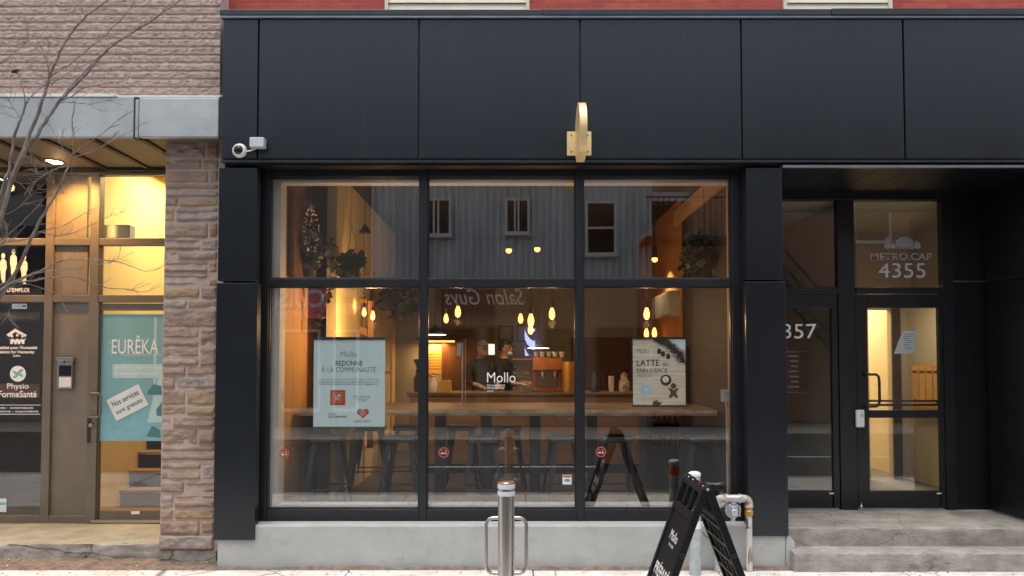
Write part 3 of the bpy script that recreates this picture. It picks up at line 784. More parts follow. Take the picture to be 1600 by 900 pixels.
# bronze glazing
fr = N()
def b_(px0, py0, px1, py1, y=YT, th=.1): pbox(fr, px0, py0, px1, py1, y, th)
zt0, zt1 = ZS, zso
for (a, c) in ((-420, -408), (67, 80), (137, 151)): box(fr, X(a, YT), X(c, YT), YT, YT + .1, zt0, zt1)
for (a, c) in ((-408, 67), (80, 137), (151, 262)):
    for (t, u) in ((262, 273), (372, 383), (461, 472)): box(fr, X(a, YT) + .0005, X(c, YT) - .0005, YT + .004, YT + .096, Z(u, YT), Z(t, YT))
for (a, c) in ((-408, 67), (80, 137)): box(fr, X(a, YT) + .0005, X(c, YT) - .0005, YT + .004, YT + .096, ZS, Z(806, YT))
sf = mk('storefront_frame', fr, M['bronze'], stone, bevel=.004)
for (t, u) in ((273, 372), (383, 461), (472, 806)):
    bm = N(); pbox(bm, 81, t, 136.5, u, YT + .035, .03); mk('infill_panel', bm, M['bronze_panel'], sf)
    bm = N(); pbox(bm, -407, t, 66.5, u, YT + .04, .008); mk('window_pane', bm, M['glass_door'], sf)
for (t, u) in ((273, 372), (383, 461)):
    bm = N(); pbox(bm, 151.5, t, 261, u, YT + .04, .008); mk('window_pane', bm, M['glass_door'], sf)
# bronze door
bm = N(); y = YT + .02
pbox(bm, 140.5, 473, 151.5, 817, YT - .004, .02)
pbox(bm, 141, 474, 155, 812, y, .05); pbox(bm, 262, 474, 275, 812, y, .05); pbox(bm, 155.05, 474, 261.9, 485, y + .001, .048); pbox(bm, 155.05, 798, 261.9, 812, y + .001, .048)
ld = mk('door', bm, M['bronze'], stone, bevel=.003)
bm = N(); pbox(bm, 155, 485, 262, 798, y + .022, .008); mk('door_pane', bm, M['glass_door'], ld)
bm = N(); pbox(bm, 205, 799, 218, 803.5, y - .004, .004); mk('maker_tag', bm, M['vinyl'], ld)
hx = X(158, y - .07)
a_ = X(146, y)
bm = N(); tube(bm, [(a_, y, Z(614, y)), (a_, y - .06, Z(614, y)), (a_ + .02, y - .07, Z(614, y)), (hx - .015, y - .07, Z(614.5, y)), (hx, y - .07, Z(620, y)), (hx, y - .07, Z(646, y)), (hx - .015, y - .07, Z(651, y)), (a_ + .02, y - .07, Z(651.5, y)), (a_, y - .06, Z(651.5, y)), (a_, y, Z(651.5, y))], .011, 8)
mk('door_handle', bm, M['bronze'], ld, smooth=True)
bm = N(); pbox(bm, 143.5, 656, 150, 668, y - .02, .022); lathe(bm, [(0, -.04), (.018, -.04), (.022, -.03), (.022, 0)], (X(147, y), y - .01, Z(664, y)), 'Y', 12); mk('door_lock', bm, M['steel'], ld, bevel=.002)
bm = N(); pbox(bm, 136, 652, 141, 692, y - .03, .03); mk('lock_guard', bm, M['black'], ld)
bm = N(); pbox(bm, 144.5, 583, 149.5, 606, y - .003, .004); mk('door_sticker', bm, M['vinyl'], ld)
bm = N(); pbox(bm, 142, 812.5, 262, 817, YT - .01, .1); mk('door_sill', bm, M['steel'], ld)
# hall behind the bronze door, with stairs climbing away
SXL = X(125, YT)
SX1 = px0_ + 1.2
bm = N(); box(bm, SXL, SX1, YT + .1, 5, ZS - .05, ZS + .01); mk('hall_floor', bm, M['floor_wood'], stone)
bm = N(); box(bm, SXL - .1, SXL, YT + .1, 5, ZS, zso + 1); mk('hall_wall', bm, M['yellow_wall'], stone)
bm = N(); box(bm, SX1, SX1 + .1, YT + .1, 5, ZS, zso + 1); mk('hall_wall', bm, M['yellow_wall'], stone)
bm = N(); box(bm, SXL, SX1, 4.2, 4.3, ZS, zso + 1); mk('hall_wall', bm, M['yellow_wall'], stone)
bm = N(); box(bm, SXL - .1, SX1 + .1, YT + .1, 5, zso + .35, zso + .45); mk('hall_ceiling', bm, M['yellow_wall'], stone)
lamp('stair_light', 'AREA', (-3.6, 2.35, zso + .3), 46, (1, .79, .42), stone, 1.1)
st = N(); tr = N(); xl = X(190, 1.78)
for k in range(9):
    z0 = ZS + .01 + .187*k; y0 = 1.78 + .2*k
    box(st, xl, SX1 - .01, y0, y0 + .21 if k < 8 else 4.15, ZS, z0 + .187 - .03)
    box(tr, xl + .002, SX1 - .012, y0 - .025, y0 + .2, z0 + .187 - .03, z0 + .187)
sto = mk('staircase', st, M['riser'], stone); mk('stair_tread', tr, M['floor_wood'], sto, bevel=.006)
bm = N(); pbox(bm, 152, 351, 203, 372, YT + .35, .12); eb = mk('exit_light_box', bm, M['grey_box'], stone, bevel=.004)
bm = N(); pbox(bm, 166, 353, 199, 371, YT + .345, .005); mk('box_cover', bm, M['paper'], eb)
# dim office behind the window
bm = N()
box(bm, -7, SXL - .12, 3.4, 3.5, 0, 3.6); box(bm, -7, -6.9, YT + .1, 3.4, 0, 3.6); box(bm, SXL - .12, SXL - .1, YT + .1, 3.4, 0, 3.6)
mk('office_wall', bm, M['room_dark'], stone)
bm = N(); box(bm, -7, SXL - .1, YT + .1, 3.5, ZS - .05, ZS); mk('office_floor', bm, M['floor_dark'], stone)
bm = N(); box(bm, -7, SXL - .1, YT + .1, 3.5, 3.6, 3.7); mk('office_ceiling', bm, M['room_dark'], stone)
for (t, u, d_) in ((488, 500, .5), (600, 620, .55)):
    bm = N(); pbox(bm, -20, t, 62, u, YT + d_, .06); mk('wood_rail', bm, M['dark_wood'], stone)
# downlights of the canopy
for (cx, cy, cat_l) in ((-4.47, .62, 0), (-5.4, .62, 1)):
    bm = N(); lathe(bm, [(.085, 0), (.085, -.012), (.07, -.016), (.0, -.016)], (cx, cy, zso + .012), 'Z', 20); dlt = mk('downlight', bm, M['lamp_white'], stone, smooth=True)
    bm = N(); lathe(bm, [(.086, 0), (.10, 0), (.10, -.01), (.086, -.013)], (cx, cy, zso + .012), 'Z', 20); mk('trim_ring', bm, M['bronze'], dlt, smooth=True)
    lamp('downlight_beam', 'SPOT', (cx + .08, cy, zso - .03), 72, (1, .50, .14), stone, .05, (R(16), 0, R(0)), R(125), .9)
    lamp('downlight_glow', 'POINT', (cx + .05, cy, zso - .09), .5, (1, .6, .25), stone, .04)

# ================================================================== ACROSS THE STREET (seen in the glass)
def RP(px, py, L):
    p = P(px, py, L); p.y = -L + .04
    return p
L0 = 14.0
def rx(px): return RP(px, 565, L0).x
def rz(py): return RP(800, py, L0).z
YO = -L0
def reveal_win(par, px0, py0, px1, py1, sash):
    x0, x1, z0, z1 = rx(px0), rx(px1), rz(py1), rz(py0)
    y = YO + .03
    bm = N(); t = .07
    for q in ((x0-t, x0, z0-t, z1+t), (x1, x1+t, z0-t, z1+t), (x0, x1, z1, z1+t), (x0, x1, z0-t, z0)): box(bm, q[0], q[1], y, y + .09, q[2], q[3])
    box(bm, x0-.12, x1+.12, y + .001, y + .14, z0-.12, z0-.071)
    if sash == 'h': box(bm, x0, x1, y + .02, y + .07, (z0+z1)/2-.03, (z0+z1)/2+.03)
    else:
        for f in (.38, .56): box(bm, x0+(x1-x0)*f-.025, x0+(x1-x0)*f+.025, y + .02, y + .07, z0, z1)
    w = mk('window', bm, M['trim_white'], par)
    bm = N(); box(bm, x0, x1, y + .012, y + .02, z0, z1); mk('pane', bm, M['lens'], w)
corr = wthing('corrugated_building', 'grey corrugated metal building across the street mirrored in the shop window', 'building')
def corrugate(par, xa, xb, za, zb, y):
    bm = N(); pitch = .19; n = int((xb-xa)/pitch*8)
    a, b = [], []
    for k in range(n+1):
        x = xa + (xb-xa)*k/n; s = math.sin(2*math.pi*(x-xa)/pitch)
        yy = y + .052*max(-.6, min(.6, s*1.3))
        a.append(bm.verts.new((x, yy, za))); b.append(bm.verts.new((x, yy, zb)))
    for k in range(n): bm.faces.new((a[k], a[k+1], b[k+1], b[k]))
    return mk('corrugated_cladding', bm, M['corr'], par)
corrugate(corr, rx(578), rx(1020), rz(440), 8.8, YO)
for q in ((663, 314, 701, 365, 'v'), (793, 314, 824, 362, 'v'), (919, 318, 960, 395, 'h')): reveal_win(corr, *q)
bm = N(); box(bm, rx(578), rx(1020), YO - 6, YO - .04, rz(441), 8.8); mk('wall', bm, M['wall_dark'], corr)
bm = N(); box(bm, rx(578), rx(1020), YO - 6, YO - .02, 0, rz(441)); mk('shopfront', bm, M['brick_dark'], corr)
for (a, b) in ((670, 745), (760, 800), (850, 900), (930, 1010)):
    bm = N(); box(bm, rx(a), rx(b), YO - .02, YO + .03, .5, rz(510)); sh = mk('shop_window', bm, M['shop_dark'], corr)
    bm = N(); box(bm, rx(a)+.08, rx(b)-.08, YO + .03, YO + .04, .6, rz(514)); mk('pane', bm, M['lens'], sh)
bm = N(); box(bm, rx(682), rx(905), YO - .02, YO + .1, rz(488), rz(450)); mk('sign_fascia', bm, M['shop_dark'], corr)
def rwrite(name, s, px0, py0, px1, py1, m, par, y, **k):
    x0, x1, z0, z1 = rx(px0), rx(px1), rz(py1), rz(py0)
    return write3(name, s, ((x0+x1)/2, y, (z0+z1)/2), (-1, 0, 0), (0, 0, 1), x1-x0, z1-z0, m, par, **k)
rwrite('lettering', 'Salon Guys', 694, 452, 820, 484, M['vinyl'], corr, YO + .108, shear=.35)
tube_ = N()
tube(tube_, [RP(590, 283, L0-.2), RP(700, 284, L0-.2), RP(800, 283, L0-.2), RP(910, 285, L0-.2), RP(1010, 285, L0-.2)], .02, 6); mk('cable', tube_, M['trim_white'], corr)
# barber pole
bp = wthing('barber_pole', 'blue and white striped barber pole mounted across the street', 'barber pole', loc=(rx(828), YO + .25, rz(535)))
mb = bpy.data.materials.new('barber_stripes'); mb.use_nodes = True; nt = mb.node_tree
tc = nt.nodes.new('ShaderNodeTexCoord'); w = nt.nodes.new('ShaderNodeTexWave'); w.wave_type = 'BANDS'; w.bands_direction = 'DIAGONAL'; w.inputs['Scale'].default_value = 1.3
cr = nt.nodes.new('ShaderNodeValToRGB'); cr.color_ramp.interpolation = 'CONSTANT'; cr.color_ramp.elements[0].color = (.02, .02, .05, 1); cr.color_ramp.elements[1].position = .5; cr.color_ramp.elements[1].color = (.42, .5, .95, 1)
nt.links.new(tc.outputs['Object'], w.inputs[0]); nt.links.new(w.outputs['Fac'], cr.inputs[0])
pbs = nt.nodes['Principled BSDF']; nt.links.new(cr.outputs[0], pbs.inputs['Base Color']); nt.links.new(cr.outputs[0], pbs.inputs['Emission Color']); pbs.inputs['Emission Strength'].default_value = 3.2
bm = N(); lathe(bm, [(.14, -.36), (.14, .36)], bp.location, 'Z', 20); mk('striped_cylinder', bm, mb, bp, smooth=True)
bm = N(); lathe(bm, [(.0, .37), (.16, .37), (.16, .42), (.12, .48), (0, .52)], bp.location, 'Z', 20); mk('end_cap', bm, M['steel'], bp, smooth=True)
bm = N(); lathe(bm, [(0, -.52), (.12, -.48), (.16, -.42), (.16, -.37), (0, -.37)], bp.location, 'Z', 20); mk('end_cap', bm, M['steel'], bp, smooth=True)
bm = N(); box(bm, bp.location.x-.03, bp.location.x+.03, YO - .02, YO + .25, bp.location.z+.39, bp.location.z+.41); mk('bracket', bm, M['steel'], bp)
# dark brick building with the pink sign
bb = wthing('brick_building', 'dark brown brick building with pink shop sign across the street', 'building')
bm = N(); box(bm, rx(180), rx(577), YO - 6, YO - .05, 0, 8.4); mk('wall', bm, M['brick_dark'], bb)
for (a, b) in ((440, 500), (520, 560), (300, 360)):
    bm = N(); box(bm, rx(a), rx(b), YO - .05, YO + .02, .4, rz(515)); w_ = mk('shop_window', bm, M['trim_white'], bb)
    bm = N(); box(bm, rx(a)+.07, rx(b)-.07, YO + .02, YO + .03, .5, rz(519)); mk('pane', bm, M['lens'], w_)
for (t, u) in ((452, 496),):
    sg = wthing('shop_sign', 'pink CUISINE signboard mirrored beside the upper plants', 'sign', loc=(rx(460), YO, rz(474)))
    bm = N(); box(bm, rx(372), rx(512), YO - .04, YO + .1, rz(498), rz(449)); mk('signboard', bm, M['pink'], sg)
    rwrite('lettering', 'CUISINE', 384, 452, 507, 481, M['vinyl'], sg, YO + .106, bold=.03)
    rwrite('lettering', 'ALIMENTATION', 428, 486, 480, 494, M['vinyl'], sg, YO + .106)
    sg = wthing('shop_sign', 'pink OUVERT signboard mirrored behind the twin bulbs', 'sign', loc=(rx(550), YO, rz(474)))
    bm = N(); box(bm, rx(520), rx(577), YO - .04, YO + .1, rz(492), rz(449)); mk('signboard', bm, M['pink'], sg)
    bm = N(); box(bm, rx(521), rx(576), YO + .1, YO + .104, rz(474), rz(450)); mk('sign_face', bm, M['shop_dark'], sg)
    rwrite('lettering', 'OUVERT', 530, 453, 572, 464, M['vinyl'], sg, YO + .112, bold=.02)
# right hand buildings
rb = wthing('brick_house', 'warm brick house with iron fire stairs across the street', 'building')
bm = N(); box(bm, rx(1084), rx(1900), YO - 6, YO - .05, 0, 8.6); mk('wall', bm, M['brick_brown'], rb)
bm = N()
L1 = 14.0
xs0, xs1 = rx(1290), rx(1390)
for k in range(16):
    z = 1.2 + k*.24; x = rx(1375) - k*.21
    box(bm, x-.13, x+.13, YO + .2, YO + 1.1, z, z + .04)
for s in (.2, 1.1):
    tube(bm, [(rx(1375)+.1, YO + s, 1.1), (rx(1375)-3.3, YO + s, 5.0)], .06, 6); tube(bm, [(rx(1375)+.1, YO + s, 2.0), (rx(1375)-3.3, YO + s, 5.9)], .03, 6)
    for k in range(16): tube(bm, [(rx(1375)-k*.21, YO + s, 1.2+k*.24), (rx(1375)-k*.21, YO + s, 2.1+k*.24)], .014, 5)
box(bm, rx(1375)-6.5, rx(1375)-3.2, YO, YO + 1.2, 4.9, 5.0)
for k in range(22): tube(bm, [(rx(1375)-3.2-k*.15, YO + 1.18, 5.0), (rx(1375)-3.2-k*.15, YO + 1.18, 6.0)], .014, 5)
tube(bm, [(rx(1375)-3.2, YO + 1.18, 6.0), (rx(1375)-6.5, YO + 1.18, 6.0)], .025, 6)
mk('fire_stairs', bm, M['black'], rb)
for k in range(3):
    bm = N(); x = rx(1180) + k*3.4; box(bm, x, x + 1.1, YO - .05, YO + .02, 5.2, 7.0); w_ = mk('window', bm, M['trim_white'], rb)
    bm = N(); box(bm, x + .08, x + 1.02, YO + .02, YO + .03, 5.3, 6.9); mk('pane', bm, M['lens'], w_)
gab = wthing('timber_house', 'dark timber house set back with white gutter across the street', 'building')
bm = N(); box(bm, rx(1022), rx(1083), YO - 8, YO - .9, 0, 6.2); mk('wall', bm, M['dark_wood'], gab)
bm = N(); box(bm, rx(1021), rx(1083.5), YO - 1.0, YO - .3, 6.2, 6.45); mk('eave', bm, M['trim_white'], gab)
far = wthing('flat_building', 'plain grey corner building across the street far along', 'building')
bm = N(); box(bm, rx(-900), rx(179), YO - 6, YO - .05, 0, 8.0); mk('wall', bm, M['wall_grey'], far)
bm = N()
for k in range(6): box(bm, rx(-800)+k*2.6, rx(-800)+k*2.6+1.2, YO - .05, YO + .01, 4, 5.8)
mk('window', bm, M['lens'], far)


# ================================================================== THINGS ON THE FACADE
# security camera and its box
cam_ = wthing('security_camera', 'white dome security camera with cable to a grey box on the black fascia', 'security camera', loc=P(375, 236, YF))
c = P(375, 236, YF)
bm = N(); lathe(bm, [(.062, 0), (.062, -.012), (.059, -.022), (.052, -.030), (.044, -.033), (.0, -.033)], c, 'Y', 28); cb = mk('camera_body', bm, M['off_white'], cam_, smooth=True)
bm = N(); c2 = c + Vector((-.004, 0, .004)); lathe(bm, [(.040, -.031)] + [(.040*math.cos(R(a)), -.031-.026*math.sin(R(a))) for a in range(10, 90, 10)] + [(0, -.057)], c2, 'Y', 24); mk('dome_lens', bm, M['lens'], cb, smooth=True)
bm = N(); tube(bm, [P(384, 236.5, YF-.02), P(389, 236, YF-.02), P(396, 234, YF-.02), P(403, 230, YF-.02)], .006, 8); mk('cable', bm, M['off_white'], cam_, smooth=True)
bm = N(); pbox(bm, 389.5, 214, 412, 229.5, YF-.075, .075); mk('cable_box', bm, M['grey_box'], cam_, bevel=.007)
# blade sign: a gold disc seen edge-on, on a square plate
c = P(905, 224, YF)
bs = wthing('blade_sign', 'round gold projecting sign seen edge-on, fixed to the fascia by a square plate', 'sign', loc=c)
bm = N(); pbox(bm, 886, 205.5, 924, 243, YF-.012, .011); pl_ = mk('mounting_plate', bm, M['gold'], bs, bevel=.002)
for (a, b) in ((892.5, 211.5), (918, 211.5), (892.5, 237.5), (918, 237.5)):
    q = P(a, b, YF); bm = N(); lathe(bm, [(.008, -.012), (.008, -.016), (.004, -.019), (0, -.019)], q, 'Y', 10); mk('screw', bm, M['gold_dark'], pl_, smooth=True)
rr = .235; YQ = YF - .03 - rr
cz = (P(905, 164, YQ).z + P(905, 253, YQ).z)/2; rr = (P(905, 164, YQ).z - P(905, 253, YQ).z)/2; YQ = YF - .045 - rr
cx = X(909, YQ)
bm = N(); lathe(bm, [(rr*.86, -.030), (rr, -.030), (rr, .030), (rr*.86, .030)], (cx, YQ, cz), 'X', 64)
# close the inside of the band
mk('ring_band', bm, M['gold'], bs, bevel=.002)
bm = N(); box(bm, cx-.012, cx+.012, YQ + rr - .004, YF - .011, cz-.05, cz+.05); mk('bracket', bm, M['gold'], bs)

# intercom
c = P(101, 583, YT)
ic = wthing('intercom', 'silver door intercom with black screen on the bronze panel beside the door', 'intercom', loc=c)
y = YT + .033
bm = N(); pbox(bm, 89.5, 559.5, 113, 607, y-.035, .036); hs_ = mk('housing', bm, M['steel'], ic, bevel=.003)
bm = N(); pbox(bm, 88.5, 558.5, 114, 563, y-.05, .05); mk('rain_hood', bm, M['steel'], hs_, bevel=.002)
bm = N(); pbox(bm, 92, 571, 111, 587.5, y-.038, .004); mk('screen', bm, M['lens'], ic, bevel=.001)
bm = N(); lathe(bm, [(.012, 0), (.012, -.008), (.006, -.012), (0, -.012)], P(101, 565.5, y-.034), 'Y', 14); mk('camera_eye', bm, M['lens'], ic, smooth=True)
bm = N(); pbox(bm, 92, 589.5, 111, 605, y-.038, .004); mk('call_plate', bm, M['off_white'], ic, bevel=.001)

# film and paper on the bronze door
yg = YT + .02 + .022 - .002
pf = wthing('poster', 'large teal EURÊKA film on the bronze door glass', 'poster', loc=P(205, 688, yg))
bm = N(); pbox(bm, 157.5, 491, 261.5, 689, yg-.001, .001); fs = mk('film_sheet', bm, M['teal'], pf)
bm = N(); pbox(bm, 157.5, 637, 261.5, 688.5, yg-.0016, .0005); pbox(bm, 174, 568, 261, 590, yg-.0016, .0005); mk('pale_band', bm, [M['blue_film']], fs)
bm = N(); pbox(bm, 176, 569, 261, 591, yg-.0024, .0005); mk('white_band', bm, M['teal_light'], fs)
bm = N(); pbox(bm, 240, 496, 244, 630, yg-.0016, .0005); ppoly(bm, [(230, 660), (247, 590), (261, 585), (261, 660)], yg-.002, .0004); mk('figure_light', bm, M['teal_light'], fs)
bm = N(); ppoly(bm, [(230, 612), (240, 600), (252, 603), (253, 617), (232, 617)], yg-.003, .0004); mk('dark_shape', bm, M['teal_dark'], fs)
for q_ in ([(228, 682), (238, 665), (250, 672), (251, 684)], [(244, 640), (253, 628), (256, 650), (245, 650)]):
    bm = N(); ppoly(bm, q_, yg-.003, .0004); mk('dark_shape', bm, M['teal_dark'], fs)
write('lettering', 'EURÊKA', 174.5, 524, 248, 553, yg-.003, M['vinyl'], fs, bold=.004)
write('lettering', 'CENTRE', 159, 540, 184, 546.5, yg-.003, M['teal_light'], fs, rot=math.pi/2)
write('lettering', 'AU SERVICE DES JEUNES ET POUR LES MOINS JEUNES', 189, 553.5, 253, 556.5, yg-.003, M['vinyl'], fs)
write('lettering', 'Une place à l’emploi pour vous', 180, 571.5, 252, 577, yg-.0034, M['vinyl'], fs)
write('lettering', 'un bureau pour vous servir', 180, 581, 246, 587, yg-.0034, M['vinyl'], fs)
pn = wthing('paper_notice', 'tilted paper reading Nos services sont gratuits taped over the teal film', 'notice', loc=P(199, 629, yg))
ang = R(27)
cc = P(199, 629, yg-.006); w, h = 0.36, .235
bm = N(); ca, sa = math.cos(ang), math.sin(ang)
prism(bm, [(cc.x + a*w/2*ca - b*h/2*sa, cc.z + a*w/2*sa + b*h/2*ca) for a, b in ((-1,-1),(1,-1),(1,1),(-1,1))], yg-.006, yg-.0045); ps = mk('paper_sheet', bm, M['paper'], pn)
for s, d in (('Nos services', .048), ('sont gratuits', -.048)):
    write3('lettering', s, (cc.x - d*sa, yg-.0068, cc.z + d*ca), (ca, 0, sa), (-sa, 0, ca), .29, .058, M['ink'], ps, bold=.012)

# decals on the office window
yw = YT + .038
def decal(name, label, cat, px, py, y): return wthing(name, label, cat, 'white decals on the office window', P(px, py, y))
sil = decal('window_decal', 'three cream standing figures above the words D’EMPLOI on the office window', 'decal', 20, 420, yw)
bm = N()
for (ox, oy) in ((20.5, 388), (4.5, 395), (37, 397)):
    ppoly(bm, ellipse(ox+.5, oy+5, 3, 4.4, 14), yw-.001, .001)
    ppoly(bm, [(ox-2, oy+10), (ox+3, oy+10), (ox+5.5, oy+14), (ox+6, oy+24), (ox+4, oy+29), (ox+3.6, oy+42), (ox+2.6, oy+47), (ox-.4, oy+46.5), (ox-3, oy+40), (ox-3.6, oy+29), (ox-5, oy+24), (ox-4.5, oy+14)], yw-.0012, .001)
mk('figures', bm, M['cream_vinyl'], sil)
write('lettering', 'MARCHÉ D’EMPLOI', -24, 448.5, 45.5, 456.5, yw-.001, M['vinyl'], sil, bold=.02)
st_ = wthing('window_sticker', 'small pale blue sticker under the upper rail of the office window', 'sticker', None, P(31, 478, yw))
bm = N(); pbox(bm, 19, 474.5, 42, 482.5, yw-.001, .001); s0 = mk('sticker_sheet', bm, M['paper'], st_)
bm = N(); pbox(bm, 35, 476.5, 40.5, 480, yw-.002, .0008); mk('sticker_mark', bm, M['teal_dark'], s0)
write('lettering', 'certifié', 21, 476.5, 33, 481, yw-.002, M['teal'], s0)
hb = decal('window_decal', 'white house-roof emblem with small people above two lines for humanity', 'decal', 27, 530, yw)
bm = N()
ppoly(bm, [(10, 523), (23.5, 513.5), (42, 523.5), (39, 526.5), (23.8, 518.6), (14, 526.5)], yw-.001, .001)
for px in (18.5, 27, 35): ppoly(bm, ellipse(px, 525.3 - (1.4 if px == 27 else 0), 2.1, 2.1, 12), yw-.001, .001)
ppoly(bm, [(14, 529), (17, 531), (20, 529), (23, 531.5), (27, 529), (31, 531.5), (34, 529), (37, 531), (41, 527.5), (38, 533), (38, 537.5), (34.5, 537.5), (33, 533), (31, 538), (28.3, 538), (27, 534), (25.6, 538), (22.6, 538), (21.5, 533), (19.5, 537.5), (15.5, 537.5), (16.5, 533)], yw-.0012, .001)
mk('emblem', bm, M['vinyl'], hb)
write('lettering', 'Habitat pour l’humanité', -4.5, 540.5, 58, 547, yw-.001, M['vinyl'], hb, bold=.03)
write('lettering', 'Habitat for Humanity', -4, 547.5, 54, 553.5, yw-.001, M['vinyl'], hb, bold=.03)
write('lettering', 'Québec', 20, 554, 32, 558, yw-.001, M['vinyl'], hb, bold=.02)
ph = decal('window_decal', 'Physio FormeSanté lettering under a white disc with a blue swirl', 'decal', 28, 600, yw)
bm = N(); ppoly(bm, ellipse(28, 584, 12.4, 12.4, 32), yw-.001, .001); dsc = mk('disc', bm, M['vinyl'], ph)
bm = N()
for (oy, fl) in ((-3, 1), (3, -1)):
    pts = [(28 + fl*(-8 + k*2), 584 + oy + fl*2.6*math.sin((k-1)*.75)) for k in range(9)]
    tube(bm, [P(a, b, yw-.0012) for a, b in pts], [.004] + [.014]*7 + [.004], 6)
for v_ in bm.verts: v_.co.y = yw - .0016 + (v_.co.y - yw)*.02
mk('swirl', bm, M['blue_film'], dsc)
write('lettering', 'Physio', 11, 599, 45, 610, yw-.001, M['vinyl'], ph, bold=.01)
write('lettering', 'FormeSanté', -2, 610.5, 57.5, 621, yw-.001, M['vinyl'], ph, bold=.015)
bm = N(); pbox(bm, -20, 632.5, 63, 633.3, yw-.001, .001); pbox(bm, -20, 646.6, 63, 647.6, yw-.001, .001); mk('rule_line', bm, M['vinyl'], ph)
write('lettering', 'PILATES  •  PHYSIOTHÉRAPIE', -8, 635.5, 52, 639, yw-.001, M['vinyl'], ph, bold=.02)
write('lettering', 'OSTÉOPATHIE  •  MASSOTHÉRAPIE', -14, 641, 60, 644.5, yw-.001, M['vinyl'], ph, bold=.02)
st_ = wthing('window_sticker', 'pale blue sticker low in the corner of the office window', 'sticker', None, P(4, 790, yw))
bm = N(); pbox(bm, -6, 779, 10, 800, yw-.001, .001); s0 = mk('sticker_sheet', bm, M['paper'], st_)
bm = N(); pbox(bm, -5, 785, 9, 789, yw-.002, .0008); mk('sticker_mark', bm, M['blue_film'], s0)

# ---- posters in the shop window (just behind the glass)
yp = .06
po = wthing('poster', 'pale blue poster reading REDONNE À LA COMMUNAUTÉ behind the shop glass', 'poster', loc=P(546, 668, yp))
bm = N(); pbox(bm, 490, 530, 601.5, 668, yp, .002); sh = mk('poster_sheet', bm, M['poster'], po)
bm = N(); pbox(bm, 489, 526.5, 602.5, 531, yp-.008, .016); mk('hanging_rail', bm, M['black'], po, bevel=.002)
bm = N(); pbox(bm, 489.5, 667, 602, 669.5, yp-.006, .012); mk('hanging_rail', bm, M['black'], po, bevel=.002)
ya = yp - .001
write('lettering', 'Mollo', 532, 549, 558.5, 558, ya, M['ink_grey'], sh)
write('lettering', 'REDONNE', 524.5, 563.5, 566.5, 571.5, ya, M['ink'], sh, bold=.006)
write('lettering', 'À LA COMMUNAUTÉ.', 502.5, 571.5, 589, 581.5, ya, M['ink'], sh, bold=-.010, spacing=1.10)
for k, s in enumerate(('NOUS DONNONS À TOUS LES JOURS NOS PRODUITS INVENDUS À', 'PLUSIEURS ORGANISMES LOCAUX. UN IMMENSE MERCI À CEUX-CI D’ÊTRE', 'PRÉSENTS POUR LES BÉNÉFICIAIRES AU SEIN DE LA COMMUNAUTÉ')):
    write('lettering', s, 498, 591.3 + k*3.7, 593 - (k == 2)*3, 594.2 + k*3.7, ya, M['ink_grey'], sh, bold=.008)
bm = N(); pbox(bm, 516, 609.5, 539.5, 633, ya - .0004, .0008); sq = mk('red_square', bm, M['red_ink'], sh)
bm = N()
for q in ((520, 613.5, 535.5, 614.5), (520, 628, 535.5, 629), (520, 614.5, 521, 628), (534.5, 614.5, 535.5, 628)): pbox(bm, *q, ya - .001, .0006)
mk('square_border', bm, M['gold_ink'], sq)
write('lettering', 'LM', 523.5, 615.8, 532, 620.6, ya - .001, M['vinyl'], sq, bold=.02)
write('lettering', 'PY', 523.5, 621.8, 532, 626.8, ya - .001, M['vinyl'], sq, bold=.02)
write('lettering', 'ÉPICENTRE', 552, 617, 577.5, 622.5, ya, M['ink_grey'], sh)
bm = N(); pbox(bm, 555, 624, 575, 624.5, ya - .0003, .0006); mk('rule_line', bm, M['ink_grey'], sh)
write('lettering', 'SAINT-HENRI', 558, 625.8, 572, 627.8, ya, M['ink_grey'], sh)
write('lettering', 'MISSION', 513, 645.5, 525, 648.5, ya, M['ink_grey'], sh)
write('lettering', 'OLD BREWERY', 513, 649.5, 543, 653, ya, M['ink'], sh, bold=.01)
bm = N(); hp = [(567 + 9.6*(math.sin(t)**3)*.98, 645.5 - 8.8*(13*math.cos(t)-5*math.cos(2*t)-2*math.cos(3*t)-math.cos(4*t))/16) for t in np.linspace(0, 2*math.pi, 40)[:-1]]
ppoly(bm, hp, ya - .0004, .0008); ht = mk('heart', bm, M['red_ink'], sh)
bm = N()
for k in range(4): tube(bm, [P(561 + k*3, 640 + k*.5, ya-.0006), P(565.5 + k*1.7, 651 - k*1.2, ya-.0006)], .002, 4)
for v_ in bm.verts: v_.co.y = ya - .0008 + (v_.co.y - ya)*.1
mk('heart_stroke', bm, M['poster'], ht)
write('lettering', 'L’ESPOIR  MONTE', 552, 656.5, 579, 660, ya, M['ink_grey'], sh, bold=.02)
